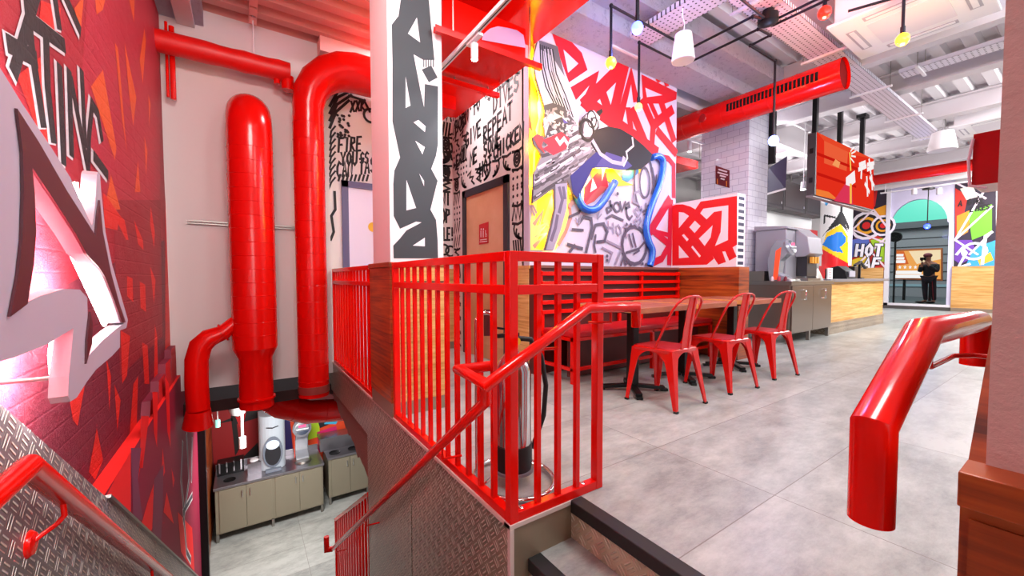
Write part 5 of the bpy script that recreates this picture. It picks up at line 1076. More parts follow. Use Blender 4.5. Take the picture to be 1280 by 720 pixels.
t = thing('glass_display', (xw, 1.55, .95), 'black curved glass display case on the wooden counter', 'display case'); b_ = MB(); b_.prism([(xw - .25, 1.4, .95), (xw - .25, 1.75, .95), (xw - .25, 1.75, 1.14), (xw - .25, 1.55, 1.2), (xw - .25, 1.43, 1.1)], (.45, 0, 0), BLACK); b_.build('body', t, .01); b_ = MB(); b_.box((xw - .18, 1.385, .99), (xw + .12, 1.4, 1.1), paint('#a8a4ae')); b_.build('window_pane', t)
xw = W(1075, 340, 'Y', 1.55)[0]
t = thing('payment_terminal', (xw, 1.55, .95), 'black stand with two angled arms on the wooden counter, beside the display case', 'terminal')
b_ = MB(); b_.box((xw - .08, 1.5, .95), (xw + .08, 1.62, .97), BLACK); b_.bar((xw, 1.56, .97), (xw, 1.56, 1.25), .04, .04, BLACK); b_.build('stand', t); b_ = MB(); b_.bar((xw - .32, 1.55, 1.22), (xw + .02, 1.55, 1.3), .05, .03, BLACK); b_.bar((xw - .02, 1.55, 1.3), (xw + .32, 1.55, 1.17), .05, .03, BLACK); b_.build('arm', t)
b_ = MB(); b_.box((xw - .5, 1.5, .95), (xw - .3, 1.6, 1.2), BLACK); tag(b_.build('coffee_maker', None, .01), 'small black machine left of the angled stand on the wooden counter', 'machine')
# painted round column
cc = W(1044.5, 300, 'Y', 2.45); rad = .315
t = MB(); polys = [('#e8e4e4', None), ('#16131a', [(1027, 297), (1047, 270), (1051, 262), (1060, 290), (1050, 280), (1033, 290)]), ('#f2c614', [(1027, 311), (1033, 291), (1051, 280), (1060, 296), (1060, 330)]), ('#1a78d8', [(1028, 306), (1034, 296), (1044, 292), (1045, 290), (1052, 290), (1057, 296), (1057, 303), (1050, 309), (1054, 316), (1042, 314)]), ('#e01a20', [(1027, 311), (1060, 329), (1061, 400), (1026, 400)]), ('#2a98d8', [(1030, 248), (1039, 250), (1032, 258)]), ('#16131a', [(1050, 262), (1053, 250), (1055, 251), (1053, 264), (1062, 284), (1060, 288)]), ('#16131a', [(1029, 280), (1030, 268), (1045, 271), (1044, 273), (1032, 271), (1031, 280)])]
def inpoly(x, y, P_):
    c_ = False; j = len(P_) - 1
    for i in range(len(P_)):
        if (P_[i][1] > y) != (P_[j][1] > y) and x < (P_[j][0] - P_[i][0]) * (y - P_[i][1]) / (P_[j][1] - P_[i][1]) + P_[i][0]: c_ = not c_
        j = i
    return c_
def proj(p):
    v = np.array(p) - CAM; z = v @ CF; return PX0 + F_PX * (v @ CR) / z, PY0 - F_PX * (v @ CU) / z
NS, NZ = 120, 210
for i in range(NS):
    for j in range(NZ):
        a0, a1 = 2 * pi * i / NS, 2 * pi * (i + 1) / NS; za, zb = ZC * j / NZ, ZC * (j + 1) / NZ; am = (a0 + a1) / 2
        x, y = proj((cc[0] + rad * cos(am), 2.45 + rad * sin(am), (za + zb) / 2)); c_ = '#e8e4e4'
        if za < 1.25: c_ = '#e01a20'
        for cl, P_ in polys[1:]:
            if inpoly(x, y, P_): c_ = cl
        t.add([(cc[0] + rad * cos(a0), 2.45 + rad * sin(a0), za), (cc[0] + rad * cos(a1), 2.45 + rad * sin(a1), za), (cc[0] + rad * cos(a1), 2.45 + rad * sin(a1), zb), (cc[0] + rad * cos(a0), 2.45 + rad * sin(a0), zb)], [(0, 1, 2, 3)], paint(c_, .25), True)
struct(t, 'wall_painted_column')

# ================================================================== bench, tables, chairs
w = MB(); w.box((XD - .015, YM, .1), (XD, 2.39, 1.115), WOOD_OAK); w.box((XD - .02, YM, 0), (XD, 2.39, .1), SMOOTH); w.box((XD - .02, YM - .02, 1.085), (XD, 2.39, 1.118), WOOD_OAK); struct(w, 'trim_20')
w = MB(); w.box((XD - .005, YM - .1, .0), (4.0, YM, 1.09), WOOD_DK); w.box((XD - .005, YM - .12, 1.09), (4.0, YM, 1.118), mat('cap_board', '#7b4a40', .45)); struct(w, 'trim_21')
w = MB(); w.box((.42, YB - .0, .1), (XD, YB + .03, 1.115), WOOD_OAK); w.box((.42, YB - .005, 0), (XD, YB + .03, .1), SMOOTH); struct(w, 'baseboard_hall')
t = thing('bench_seat', (2.8, 1.6, 0), 'long red slatted bench with padded red vinyl seat under the mural', 'bench')
b_ = MB(); b_.box((1.66, 1.42, .43), (3.98, 1.9, .48), REDV); b_.build('seat_cushion', t, .012)
for k in range(5):
    z = .62 + k * .098; b_ = MB(); b_.box((1.64, 1.87, z), (3.98, 1.9, z + .04), RED); b_.build('slat', t, .003)
b_ = MB()
for x in (1.62, 2.4, 3.2, 3.95): b_.box((x, 1.885, .45), (x + .035, 1.92, 1.06), RED)
b_.build('back_frame', t)
b_ = MB(); b_.box((1.64, 1.42, .40), (3.98, 1.45, .43), RED); b_.box((1.64, 1.88, .40), (3.98, 1.91, .43), RED); b_.box((1.64, 1.42, .12), (3.98, 1.45, .15), RED); b_.box((1.64, 1.42, .4), (1.67, 1.9, .43), RED); b_.box((1.64, 1.45, .12), (1.67, 1.9, .15), RED); b_.build('seat_frame', t)
for x in (1.64, 2.8, 3.94):
    for y in (1.42, 1.88): b_ = MB(); b_.box((x, y, 0), (x + .035, y + .035, .43 if y < 1.5 else .62), RED); b_.build('leg', t, .002)
b_ = MB(); b_.box((1.75, 1.6, .02), (3.96, 1.62, .4), WOOD_DK); b_.build('under_seat_board', t)

def cafe_table(x0, x1, label, first=None):
    cx, cy = (x0 + x1) / 2, 1.0; t = thing('cafe_table', (cx, cy, 0), label, 'table', 'tables along the bench')
    b_ = MB(); b_.box((x0, .655, .715), (x1, 1.36, .76), WOOD_TOP); b_.box((x0 - .006, .66, .717), (x0, 1.355, .758), WOOD_END); b_.build('tabletop', t, .003)
    b_ = MB(); b_.box((cx - .038, cy - .038, .05), (cx + .038, cy + .038, .70), BLACK); b_.build('column', t, .005); b_ = MB(); b_.box((cx - .2, cy - .2, .695), (cx + .2, cy + .2, .715), BLACK); b_.build('top_plate', t)
    for k in range(4):
        a_ = pi / 4 + k * pi / 2 + .1; d = Vector((cos(a_), sin(a_), 0)); c0 = Vector((cx, cy, 0)); b_ = MB()
        b_.bar(c0 + d * .03 + Vector((0, 0, .045)), c0 + d * .27 + Vector((0, 0, .03)), .055, .03, BLACK); b_.bar(c0 + d * .24 + Vector((0, 0, .012)), c0 + d * .3 + Vector((0, 0, .012)), .05, .024, BLACK); b_.build('foot', t, .004)
    return t
cafe_table(1.62, 2.30, 'wooden cafe table with black cross base, nearest to the corner railing')
cafe_table(2.40, 3.04, 'wooden cafe table with black cross base, the middle one of three along the bench')
cafe_table(3.28, 3.97, 'wooden cafe table with black cross base, the farthest one by the wooden partition')
# chair: origin at the centre of the feet, backrest towards -Y
def make_chair(loc, label):
    t = thing('metal_chair', (0, 0, 0), label, 'chair', 'red metal chairs at the tables')
    SZ = .45; hw = .175
    def rr(hx, hy, r, z, n=5, cy=0):
        o_ = []
        for (sx, sy, a0) in ((1, 1, 0), (-1, 1, 90), (-1, -1, 180), (1, -1, 270)):
            for k in range(n + 1): a_ = radians(a0 + 90 * k / n); o_.append((sx * (hx - r) + r * cos(a_), cy + sy * (hy - r) + r * sin(a_), z))
        return o_
    def loft(rings, m, cap=True):
        N = len(rings[0]); v = [p for r in rings for p in r]; f = [(i * N + j, i * N + (j + 1) % N, (i + 1) * N + (j + 1) % N, (i + 1) * N + j) for i in range(len(rings) - 1) for j in range(N)]
        if cap: f += [tuple(range(N))[::-1], tuple((len(rings) - 1) * N + j for j in range(N))]
        b_ = MB(); b_.add(v, f, m, True); return b_
    b_ = loft([rr(.182, .182, .05, SZ - .03), rr(.186, .186, .055, SZ - .008), rr(.18, .18, .06, SZ), rr(.15, .15, .05, SZ - .002), rr(.14, .14, .05, SZ - .008)], REDM)
    b_.build('seat', t)
    b_ = loft([rr(.165, .165, .05, SZ - .006), rr(.163, .163, .05, SZ + .003), rr(.1, .1, .05, SZ + .008)], mat('seat_pad_red', '#b01a24', .5)); b_.build('seat_pad', t)
    # legs: tapering folded sheet, splayed, with curved apron
    for sx in (-1, 1):
        for sy in (-1, 1):
            b_ = MB(); secs = [(.178, SZ - .012, .098), (.18, .40, .08), (.186, .32, .062), (.198, .18, .045), (.212, .012, .028)]
            rings = []
            for c_, z, wv in secs:
                X_, Y_ = sx * c_, sy * (c_ + (.03 * (SZ - z) / SZ if sy < 0 else 0)); 
                pts_ = [(X_, Y_), (X_ - sx * wv, Y_), (X_ - sx * wv, Y_ - sy * .006), (X_ - sx * .5 * wv, Y_ - sy * .014), (X_ - sx * .014, Y_ - sy * .014), (X_ - sx * .014, Y_ - sy * .5 * wv), (X_ - sx * .006, Y_ - sy * wv), (X_, Y_ - sy * wv)]
                rings.append([(a_, c2_, z) for a_, c2_ in pts_])
            N = 8; v = [p for r in rings for p in r]; f = [(i * N + j, i * N + (j + 1) % N, (i + 1) * N + (j + 1) % N, (i + 1) * N + j) for i in range(4) for j in range(N)] + [tuple(range(N)), tuple(4 * N + j for j in range(N))]
            b_.add(v, f, REDM); lg_ = b_.build('leg', t)
            x_, y_ = sx * .203, sy * (.203 + (.03 if sy < 0 else 0)); b_ = MB(); b_.box((x_ - .014, y_ - .014, 0), (x_ + .014, y_ + .014, .016), RUBBER); b_.build('rubber_foot', lg_)
    for ax_ in (0, 1):
        for s in (-1, 1):
            top = [(-.125 + .25 * k / 10, SZ - .012) for k in range(11)]; bot = [(.125 - .25 * k / 10, SZ - .03 - .075 * (abs(k - 5) / 5) ** 2.4) for k in range(11)]
            P_ = [((a_, s * .18, z) if ax_ else (s * .18, a_, z)) for a_, z in top + bot]; b_ = MB(); b_.prism(P_, (0, -s * .003, 0) if ax_ else (-s * .003, 0, 0), REDM); b_.build('apron', t)
    # hoop and centre splat
    hoop = [(-.174, -.03, SZ - .01), (-.182, -.08, .54), (-.19, -.14, .66), (-.185, -.185, .75), (-.165, -.212, .80), (-.125, -.23, .833), (-.065, -.239, .848), (0, -.241, .851)]
    hoop = hoop + [(-x, y, z) for x, y, z in hoop[-2::-1]]
    b_ = MB(); b_.tube(hoop, .0095, REDM, 10); b_.build('back_hoop', t)
    sp_ = []
    for (z, y, hw_, dp) in ((SZ - .02, -.178, .062, .0), (.6, -.196, .06, .0), (.74, -.22, .056, 0), (.845, -.24, .052, 0)):
        sp_.append([(-hw_, y, z), (-hw_ * .55, y - .001, z), (-hw_ * .45, y + .007, z), (hw_ * .45, y + .007, z), (hw_ * .55, y - .001, z), (hw_, y, z), (hw_, y - .004, z), (hw_ * .55, y - .005, z), (hw_ * .45, y + .003, z), (-hw_ * .45, y + .003, z), (-hw_ * .55, y - .005, z), (-hw_, y - .004, z)])
    b_ = MB(); N = 12; v = [p for r in sp_ for p in r]; f = [(i * N + j, i * N + (j + 1) % N, (i + 1) * N + (j + 1) % N, (i + 1) * N + j) for i in range(3) for j in range(N)] + [tuple(range(N)), tuple(3 * N + j for j in range(N))]
    b_.add(v, f, REDM); b_.build('back_splat', t)
    t.location = loc; return t
ch1 = make_chair((1.92, .655, 0), 'red metal chair with hooped back, nearest to the corner railing'); ch1.rotation_euler = (0, 0, radians(2))
copy_tree(ch1, (2.74, .655, 0), radians(-4), 'red metal chair with hooped back, the middle one of three at the tables')
copy_tree(ch1, (3.58, .66, 0), radians(-6), 'red metal chair with hooped back, farthest away beside the steel drinks cabinet')
# ================================================================== doors of the hall
ym0, ym1 = 2.39, 3.48
b_ = MB(); FR = mat('door_frame_black', '#2c2530', .5)
b_.box((XD - .03, ym0, 0), (XD + .02, ym0 + .09, 2.125), FR); b_.box((XD - .03, ym1 - .09, 0), (XD + .02, ym1, 2.125), FR); b_.box((XD - .03, ym0, 2.035), (XD + .02, ym1, 2.125), FR)
dr = struct(b_, 'door_1'); b_ = MB(); b_.box((XD - .012, ym0 + .09, .005), (XD + .01, ym1 - .09, 2.035), WOOD_DOOR); dl = b_.build('door_leaf', dr)
A = Art('X', XD - .012, -1, base=.003, step=.0006); A.poly('#c8101c', [(599, 281), (611, 277), (611, 304), (599, 306)])
for x_ in (601.5, 604.5): A.disc('#f2e6ea', (x_ + .2, 286.5), .012, 8); A.line('#f2e6ea', [(x_, 289), (x_, 296)], .016)
A.ring('#f2e6ea', (608, 294), .017, .006); A.line('#f2e6ea', [(607.5, 288), (607.5, 292)], .01); A.line('#f2e6ea', [(601, 300), (609, 299)], .008); A.line('#f2e6ea', [(600.5, 302.5), (609.5, 301.5)], .008); A.build('toilet_sign', dr)
A = Art('X', XD - .012, -1, base=.003); A.poly('#5b1024', [(605, 387), (615, 387), (615, 420), (605, 420)]); A.build('push_plate', dr)
b_ = MB(); FB = mat('door_frame_blue_grey', '#55547a', .5); yy = YB + .03
b_.box((.136, yy - .03, 0), (.21, yy + .01, 2.155), FB); b_.box((1.0, yy - .03, 0), (1.07, yy + .01, 2.155), FB); b_.box((.136, yy - .03, 2.08), (1.07, yy + .01, 2.155), FB); dr2 = struct(b_, 'door_2')
b_ = MB(); b_.box((.21, yy - .012, .005), (1.0, yy + .005, 2.08), mat('white_door_leaf', '#dcd8ee', .5)); dl2 = b_.build('door_leaf', dr2); b_ = MB(); q_ = W(466, 284, 'Y', yy); b_.lathe((q_[0], yy - .012, q_[2]), [(0, .006), (.06, .006), (.06, 0)], paint('#e0b22a'), 20, (0, -1, 0)); b_.build('round_sticker', dr2)
# ================================================================== steel extinguisher on its trolley
ex, ey = .21, .29
SILV = mat('polished_steel', '#c9c6c8', .14, metal=1)
t = thing('fire_extinguisher', (ex, ey, 0), 'polished steel fire extinguisher with black hose standing inside the corner railing', 'fire extinguisher')
b_ = MB(); b_.lathe((ex, ey, 0), [(0, .09), (.08, .09), (.088, .11), (.088, .55), (.07, .6), (.03, .635), (.022, .66), (0, .66)], SILV, 32); b_.build('cylinder', t)
b_ = MB(); b_.lathe((ex, ey, 0), [(0, .07), (.088, .07), (.092, .09), (.092, .19), (.0885, .19)], RUBBER, 32); b_.build('boot', t)
b_ = MB(); b_.tube([(ex, ey, .65), (ex, ey, .71)], .018, CHROME, 12); b_.box((ex - .09, ey - .012, .71), (ex + .03, ey + .012, .728), BLACK); b_.bar((ex - .1, ey, .76), (ex + .02, ey, .735), .02, .01, BLACK); b_.lathe((ex, ey - .03, .69), [(0, .01), (.018, .01), (.018, 0)], paint('#e8c020'), 14, (0, -1, 0)); b_.build('valve', t)
hs = [(ex + .02, ey, .70), (ex + .09, ey - .02, .69), (ex + .15, ey - .03, .6), (ex + .18, ey - .03, .45), (ex + .165, ey - .03, .3), (ex + .12, ey - .02, .18)]
b_ = MB(); b_.tube(hs, .0125, RUBBER, 12); b_.build('hose', t); b_ = MB(); b_.tube([hs[-1], (ex + .112, ey - .015, .14)], .014, CHROME, 12); b_.build('hose_ferrule', t)
t = thing('extinguisher_trolley', (ex, ey, 0), 'chrome tube stand with ring foot and tall loop handle around the extinguisher', 'stand')
ring = [(ex + .17 * cos(a_) * 1.1, ey + .17 * sin(a_) * 1.25, .018) for a_ in [2 * pi * k / 32 for k in range(33)]]
b_ = MB(); b_.tube(ring, .011, CHROME, 12); b_.build('ring_foot', t)
b_ = MB(); b_.lathe((ex, ey, 0), [(0, .07), (.1, .07), (.1, .058), (0, .058)], mat('grey_disc', '#77727a', .4), 28); b_.build('base_plate', t)
b_ = MB(); px_, py_ = ex - .12, ey + .1; b_.tube([(px_, py_ + .05, .03), (px_, py_ + .05, .78)] + arc((px_ + .04, py_ + .02, .78), .04, 180, 0, (1, -.5, 0), (0, 0, 1), 8) + [(px_ + .08, py_ - .0, .4)], .009, CHROME, 10); b_.build('loop_handle', t)
b_ = MB(); b_.tube([(ex - .18, ey, .02), (ex - .1, ey, .06), (ex + .1, ey, .06), (ex + .185, ey, .02)], .008, CHROME, 8); b_.tube([(px_, py_ + .05, .35), (ex - .05, ey + .08, .35)], .007, CHROME, 8); b_.build('cross_bar', t)
# ================================================================== pier side: wall speaker box
t = thing('wall_box', (.4, -1.2, 1.2), 'dark red box partly wrapped in clear film, fixed to the side of the plastered pier', 'box')
xb0 = .35; q = [W(*p, 'X', xb0) for p in ((1217, 168), (1246, 161), (1246, 231), (1217, 232))]
b_ = MB(); b_.box((xb0, -1.246, q[3][2]), (xb0 + .12, q[0][1], q[0][2]), REDDK); b_.build('box_body', t)
b_ = MB(); cxq = q[0]; b_.tube([(xb0 - .003, q[0][1], q[0][2] - .01), (xb0 - .003, q[0][1] + .005, (q[0][2] + q[3][2]) / 2), (xb0 - .003, q[0][1] + .002, q[3][2]), (xb0 - .003, q[0][1] - .02, q[3][2] - .008)], .0025, mat('clear_film', '#e4dcec', .2), 8); b_.build('clear_film', t)
# ================================================================== lower floor
SD = mat('lower_cabinet_steel', '#a39a86', .4, metal=.6); ST2 = mat('lower_worktop_steel', '#9a969c', .28, metal=.9)
def lowcab(x0, x1, y0, y1, n, label):
    t = thing('steel_cabinet', ((x0 + x1) / 2, y0 + .3, ZL), label, 'cabinet'); z = ZL
    b_ = MB(); b_.box((x0 + .02, y0 + .02, z + .13), (x1 - .02, y1, z + .86), SD); b_.build('body', t)
    b_ = MB(); b_.box((x0, y0 - .01, z + .86), (x1, y1, z + .9), ST2); b_.box((x0, y1 - .02, z + .9), (x1, y1, z + 1.0), ST2); b_.build('worktop', t, .003)
    wd2 = (x1 - x0 - .06) / n
    for k in range(n):
        a_ = x0 + .05 + k * wd2 + (.0 if k % 2 else .02); b_ = MB(); b_.box((a_, y0, z + .15), (a_ + wd2 - (.03 if k % 2 else .025), y0 + .02, z + .84), SD); d = b_.build('door', t, .003)
        hx = a_ + (wd2 - .08 if k % 2 == 0 else .05); b_ = MB(); b_.tube([(hx, y0, z + .78), (hx, y0 - .03, z + .78), (hx, y0 - .03, z + .68), (hx, y0, z + .68)], .009, CHROME, 8); b_.build('handle', d)
    for a_ in [x0 + .02 + (x1 - x0 - .08) * k / (n // 2) for k in range(n // 2 + 1)]:
        for yy_ in (y0 + .02, y1 - .06): b_ = MB(); b_.box((a_, yy_, z), (a_ + .04, yy_ + .04, z + .14), STEEL); b_.build('leg', t)
    return t
t1 = lowcab(-1.33, .28, 6.5, 7.25, 4, 'four-door steel cabinet carrying the drinks machines on the lower floor')
b_ = MB(); b_.lathe((-1.12, 6.72, ZL + .901), [(0, 0), (.07, 0), (.085, .006), (.085, 0)], BLACK, 24); b_.build('waste_opening', t1)
t2 = lowcab(.36, 1.12, 6.66, 7.3, 2, 'two-door steel cabinet with round waste openings on the lower floor')
for x in (.52, .86): b_ = MB(); b_.lathe((x, 6.85, ZL + .901), [(0, 0), (.085, 0), (.1, .008), (.1, 0)], BLACK, 24); b_.build('waste_opening', t2)
b_ = MB(); b_.box((.3, 7.02, ZL + .9), (1.12, 7.3, ZL + 1.13), ST2); b_.box((.28, 6.98, ZL + 1.13), (1.2, 7.32, ZL + 1.16), ST2); b_.build('raised_shelf', t2)
# machines downstairs
zt2 = ZL + .9; xm_ = W(342, 590, 'Z', zt2)[0]; ymch = 6.9
PALE = mat('machine_pale_blue_grey', '#b9c2cc', .3)
t = thing('soft_drink_machine', (xm_, ymch, zt2), 'tall pale grey drinks machine with rounded front on the lower floor cabinet', 'drinks machine'); s = .2
prof = []
for k in range(13): a_ = pi + pi * k / 12; prof.append((xm_ + s * cos(a_), ymch - .05 + .16 * sin(a_)))
prof += [(xm_ + s, ymch + .25), (xm_ - s, ymch + .25)]
b_ = MB(); b_.prism([(a_, c_, zt2) for a_, c_ in prof], (0, 0, .95), PALE); b_.build('body', t, .01)
b_ = MB(); b_.prism([(xm_ + .15 * cos(a_), ymch - .205, zt2 + .33 + .27 * sin(a_)) for a_ in [2 * pi * k / 24 for k in range(24)]], (0, -.02, 0), mat('machine_surround', '#6e7684', .35)); b_.build('bay_surround', t)
b_ = MB(); b_.prism([(xm_ + .12 * cos(a_), ymch - .228, zt2 + .3 + .2 * sin(a_)) for a_ in [2 * pi * k / 24 for k in range(24)]], (0, -.003, 0), MD); b_.build('bay', t)
b_ = MB(); b_.prism([(xm_ + .1 * cos(a_), ymch - .233, zt2 + .46 + .08 * sin(a_)) for a_ in [2 * pi * k / 24 for k in range(24)]], (0, -.003, 0), mat('machine_touch_panel', '#c9d8e6', .3, emit=.6)); b_.build('touch_panel', t)
b_ = MB(); b_.tube([(xm_ - .09, ymch - .19, zt2 + .76), (xm_, ymch - .225, zt2 + .75), (xm_ + .09, ymch - .19, zt2 + .76)], .01, MD, 8); b_.build('handle_recess', t)
b_ = MB(); b_.box((xm_ - .12, ymch - .3, zt2), (xm_ + .12, ymch - .2, zt2 + .05), mat('machine_surround', '#6e7684', .35)); b_.build('drip_tray', t, .01)
xj = W(380, 580, 'Z', zt2)[0]; juice((xj, 6.95, zt2), .74, 'round-headed drink dispenser with lit dial on the lower floor cabinet')
b_ = MB(); b_.box((-1.3, 6.95, zt2), (-.92, 7.2, zt2 + .2), BLACK); t = tag(b_.build('tap_block'), 'black block with four silver levers at the left end of the lower cabinet', 'dispenser')
for k in range(4): b_ = MB(); x = -1.26 + k * .1; b_.bar((x, 6.94, zt2 + .05), (x, 6.9, zt2 + .24), .022, .015, SILV); b_.build('lever', t)
b_ = MB(); xq = W(318, 585, 'Z', zt2)[0]; b_.box((xq - .1, 6.75, zt2), (xq + .1, 7.0, zt2 + .18), ST2); b_.lathe((xq, 6.88, zt2 + .18), [(0, .03), (.06, .02), (.07, 0)], WHITEP, 20); tag(b_.build('lid_holder'), 'small steel lid holder left of the tall drinks machine, lower floor', 'holder')
# lamps hanging below the slab
for px_, label, dz in ((303, 'white cylinder lamp hanging on a rod over the lower counter', .16), (272, 'small teal lit tube lamp at the left over the lower counter', .1)):
    q = W(px_, 546 if px_ == 303 else 525, 'Y', 5.6); b_ = MB(); b_.tube([(q[0], 5.6, q[2] - dz), (q[0], 5.6, q[2])], .045 if px_ == 303 else .03, WHITEP if px_ == 303 else mat('teal_tube', '#8fd8d0', .4, emit=.8), 20); b_.tube([(q[0], 5.6, q[2]), (q[0], 5.6, -.42)], .02 if px_ == 303 else .008, WHITEP, 10)
    tag(b_.build('pendant_lamp'), label, 'lamp')
q = W(297, 512, 'Y', 5.3); b_ = MB(); b_.lathe((q[0], 5.3, q[2]), [(0, -.1), (.08, -.06), (.1, 0), (.1, .06), (0, .06)], mat('teal_white', '#d6e8e4', .4), 20); b_.tube([(q[0], 5.3, q[2]), (q[0], 5.3, -.42)], .015, WHITEP, 8); tag(b_.build('projector'), 'white dome fitting under the slab between the ducts and the lamps', 'fitting')
b_ = MB(); b_.box((-1.3, 5.35, q[2] + .06), (-.5, 5.4, q[2] + .09), WHITEP); tag(b_.build('cable_channel'), 'white channel under the slab above the lower counter lamps', 'rail')
# ================================================================== street outside the shop window
OUT = mat('street_stone', '#7b8184', .6)
b_ = MB(); b_.box((16.1, -6, -.1), (30, 10, .02), mat('street_paving', '#4c5256', .5)); struct(b_, 'ground_outside')
t = thing('building', (26, 3, 0), 'dark stone building across the street with banded facade, seen through the shop window', 'building')
b_ = MB(); b_.box((26, -4, 0), (27, 12, 3.3), OUT); b_.build('facade', t)
for k in range(6): b_ = MB(); b_.box((25.97, -4, .8 + k * .4), (26, 12, .83 + k * .4), paint('#23282c')); b_.build('stone_joint', t)
b_ = MB(); b_.box((25.7, -4, 3.3), (27, 12, 3.6), paint('#4c5356')); b_.build('cornice', t)
b_ = MB(); b_.box((25.95, -4, .5), (26, 12, .62), paint('#7fa0a8')); b_.build('sill_band', t)
b_ = MB(); b_.box((25.9, -4, 3.6), (26.5, 12, 7.5), mat('teal_glow', '#3fa08c', .3, emit=.8, ecolor='#56c0a4')); b_.build('upper_teal_backdrop', t)  # added glowing sheet standing in for the teal lit soffit above
t = thing('street_poster', (21.6, 2.5, .6), 'bright orange lit poster board behind the person outside the window', 'poster')
xq = 21.6; pq = [W(*p, 'X', xq) for p in ((1119, 312), (1178, 310), (1178, 351), (1119, 349))]
b_ = MB(); b_.prism([(xq, p[1], p[2]) for p in pq], (.1, 0, 0), paint('#a85a28')); b_.build('frame', t)
for k in (0, 1): yq = pq[k][1] + (-.3 if k == 0 else .3); b_ = MB(); b_.box((xq + .02, yq - .04, .02), (xq + .1, yq + .04, pq[3][2] + .05), BLACK); b_.build('post', t)
A = Art('X', xq, -1, base=.003, step=.002, matf=lambda h: mat('poster_' + h.strip('#'), '#000000', .5, emit=1.1, ecolor=h)); A.poly('#f4a850', [(1121, 314), (1176, 312), (1176, 349), (1121, 347)]); A.poly('#d8641c', [(1121, 314), (1130, 314), (1136, 330), (1121, 332)]); A.poly('#fbe3b8', [(1136, 314), (1176, 312), (1176, 324), (1146, 330)])
[A.line('#ffffff', [(xa1, y1_), (xb1, y1_)], w1_) for xa1, xb1, y1_, w1_ in ((1122, 1128, 319, .1), (1122, 1129, 323, .1), (1122, 1130, 327, .12), (1122, 1134, 340.5, .14), (1136, 1150, 340.5, .14), (1121, 1132, 345.5, .14), (1134, 1139, 345.5, .14), (1141, 1152, 345.5, .14))]; [A.poly('#ffffff', [(x_ + 2.4 * (1 if k % 2 == 0 else .45) * sin(k * pi / 5), 334 - 2.6 * (1 if k % 2 == 0 else .45) * cos(k * pi / 5)) for k in range(10)]) for x_ in (1125, 1131.5, 1138, 1144.5)]; A.build('printed_sheet', t)
xq = 17.6
for k, (p, c_) in enumerate((((1098 + 24, 264 + 0), '#3a50ff'),)):
    pass
q = W(1159, 283, 'X', 14.9); t = thing('pendant_lamp', q, 'blue star-bright pendant bulb in front of the arched shop window', 'lamp')
b_ = MB(); b_.sphere(q, .07, mat('bulb_far_blue', '#2438ff', .4, emit=10), 14); b_.build('bulb', t); b_ = MB(); b_.tube([(q[0], q[1], q[2] + .07), (q[0], q[1], W(1159, 237, 'X', 14.9)[2])], .012, BLACK, 8); b_.lathe((q[0], q[1], W(1159, 237, 'X', 14.9)[2]), [(0, .03), (.13, .03), (.13, 0), (0, 0)], BLACK, 16); b_.build('cord_and_rose', t)
b_ = MB(); b_.box((14.85, q[1] - 1.0, W(1159, 236, 'X', 14.9)[2] + .03), (14.95, q[1] + 1.0, W(1159, 236, 'X', 14.9)[2] + .06), WHITEP); b_.tube([(14.9, q[1] - .9, W(1159, 236, 'X', 14.9)[2] + .06), (14.9, q[1] - .9, 4)], .01, WHITEP, 6); b_.tube([(14.9, q[1] + .9, W(1159, 236, 'X', 14.9)[2] + .06), (14.9, q[1] + .9, 4)], .01, WHITEP, 6); tag(b_.build('light_track'), 'white light track over the arched shop window', 'rail')
point('bulb_light', (q[0] - .1, q[1], q[2] - .15), 25, (.3, .35, 1), .07)
for px_ in (1143, 1174):
    q = W(px_, 238, 'X', 14.9); b_ = MB(); b_.tube([(q[0], q[1], q[2] - .11), (q[0], q[1], q[2] + .06)], .06, WHITEP, 16); tag(b_.build('spotlight'), 'white cylinder spotlight over the arched window, %s of the blue pendant' % ('left' if px_ < 1150 else 'right'), 'light')
q = W(1119, 296, 'X', 19.0); b_ = MB(); b_.lathe((q[0], q[1], q[2]), [(0, .03), (.17, .03), (.19, 0), (.19, -.05), (0, -.05)], BLACK, 24, (-1, 0, 0)); b_.tube([(q[0] + .05, q[1], q[2]), (q[0] + .05, q[1], 0)], .03, BLACK, 8); tag(b_.build('street_sign'), 'round black disc on a post outside, at the left of the arched window', 'sign')
# person outside, seen from the side, both hands raised to the face holding a camera
fx, fyy = 19.5, 2.24; fz = .02
def skin(name, verts, edges, radii, m, parent=None, root=0, sub=2):
    off = Vector(parent.location) if parent is not None else Vector((0, 0, 0))
    me = bpy.data.meshes.new(name); me.from_pydata([tuple(Vector(v) - off) for v in verts], edges, []); me.materials.append(m)
    o_ = bpy.data.objects.new(name, me); COL.objects.link(o_)
    md = o_.modifiers.new('skin', 'SKIN'); md.use_smooth_shade = True; sb = o_.modifiers.new('sub', 'SUBSURF'); sb.levels = sub; sb.render_levels = sub
    for i, r in enumerate(radii):
        sv = me.skin_vertices[0].data[i]; sv.radius = (r, r); sv.use_root = (i == root)
    if parent is not None: o_.parent = parent
    return o_
def pp(a_, s_, z): return (fx + a_, fyy - s_, fz + z)   # s_: to the right in the picture
pe = thing('person', (fx, fyy, fz), 'person in dark jacket and red-striped trousers, arms raised to hold a camera, outside the window', 'person')
SK = mat('skin_tone', '#a8705a', .5)
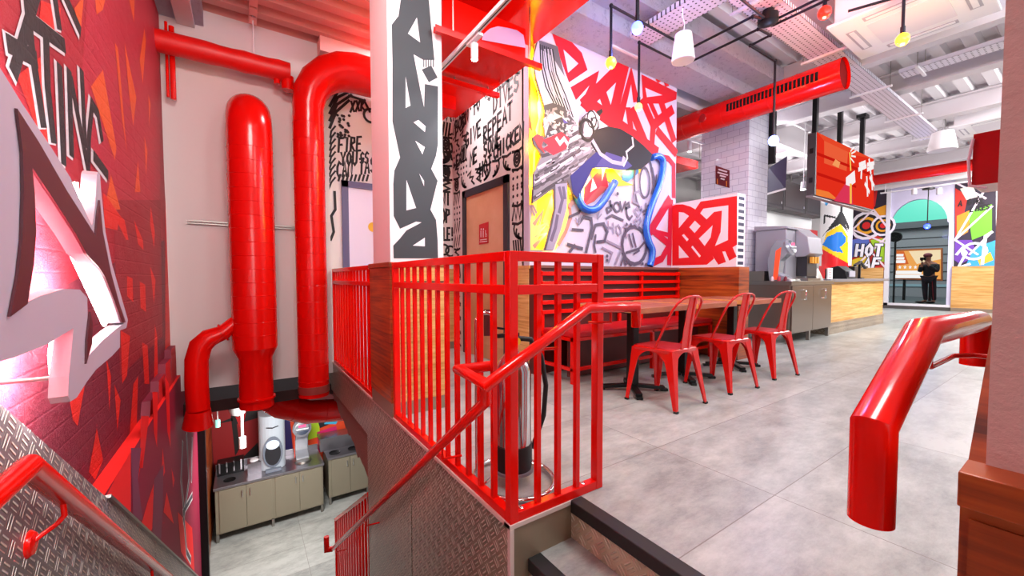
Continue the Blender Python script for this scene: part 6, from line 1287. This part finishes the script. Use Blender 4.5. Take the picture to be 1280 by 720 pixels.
vb = [pp(0, 0, .93), pp(0, .0, 1.1), pp(0, .0, 1.3), pp(0, .0, 1.42), pp(0, -.03, 1.52), pp(0, -.04, 1.62), pp(0, -.05, 1.7),
      pp(0, .1, .88), pp(.02, .12, .5), pp(.02, .15, .1), pp(0, .06, .05), pp(0, -.1, .88), pp(0, -.09, .5), pp(0, -.06, .1), pp(0, -.17, .05),
      pp(0, .19, 1.38), pp(-.08, .22, 1.14), pp(-.16, .02, 1.36), pp(-.16, -.07, 1.52), pp(0, -.18, 1.38), pp(-.1, -.22, 1.14), pp(-.16, -.16, 1.34), pp(-.17, -.15, 1.5)]
eb = [(0, 1), (1, 2), (2, 3), (3, 4), (4, 5), (5, 6), (0, 7), (7, 8), (8, 9), (9, 10), (0, 11), (11, 12), (12, 13), (13, 14), (3, 15), (15, 16), (16, 17), (17, 18), (3, 19), (19, 20), (20, 21), (21, 22)]
rb = [.14, .14, .16, .13, .055, .1, .085, .09, .065, .045, .04, .09, .065, .045, .04, .07, .055, .042, .03, .07, .055, .042, .03]
o = skin('body', vb, eb, rb, SK, pe)
jk = [0, 1, 2, 3, 15, 16, 17, 19, 20, 21]; mp_ = {v: i for i, v in enumerate(jk)}
skin('jacket', [vb[i] for i in jk], [(mp_[a_], mp_[b2]) for a_, b2 in eb if a_ in mp_ and b2 in mp_], [rb[i] + .02 for i in jk], mat('dark_jacket', '#23262a', .8), pe)
tr = [0, 7, 8, 9, 11, 12, 13]; mp_ = {v: i for i, v in enumerate(tr)}
skin('trousers', [vb[i] for i in tr], [(mp_[a_], mp_[b2]) for a_, b2 in eb if a_ in mp_ and b2 in mp_], [rb[i] + .018 for i in tr], mat('dark_trousers', '#24242c', .8), pe)
b_ = MB(); b_.bar(pp(-.1, .1, .86), pp(-.09, .15, .14), .05, .02, paint('#8a1c2c')); b_.build('trouser_stripe', pe)
b_ = MB(); b_.sphere(pp(0, -.045, 1.72), .115, paint('#7a3038'), 16, (1, 1.05, .8)); b_.build('cap', pe)
for s_ in (.05, -.2): b_ = MB(); b_.sphere(pp(-.02, s_, .045), .07, BLACK, 12, (1, 2, .6)); b_.build('shoe', pe)
for (hx, hs_, hz) in ((-.17, -.075, 1.55), (-.18, -.16, 1.53)):
    hv = [pp(hx, hs_, hz - .03), pp(hx, hs_, hz + .01)]; he = [(0, 1)]; hr_ = [.03, .032]
    for k in range(5):
        hv += [pp(hx - .02, hs_ - .03 + .015 * k, hz + .035), pp(hx - .035, hs_ - .032 + .015 * k, hz + .06 - .004 * abs(k - 2))]; n_ = len(hv); he += [(1, n_ - 2), (n_ - 2, n_ - 1)]; hr_ += [.0095, .0085]
    skin('hand', hv, he, hr_, SK, pe, sub=1)
b_ = MB(); c_ = pp(-.24, -.12, 1.6); b_.box((c_[0] - .05, c_[1] - .07, c_[2] - .045), (c_[0] + .05, c_[1] + .07, c_[2] + .045), BLACK); b_.tube([(c_[0] - .05, c_[1], c_[2]), (c_[0] - .13, c_[1], c_[2])], .035, BLACK, 14); tag(b_.build('camera'), 'black camera held up to the face by the person outside', 'camera')
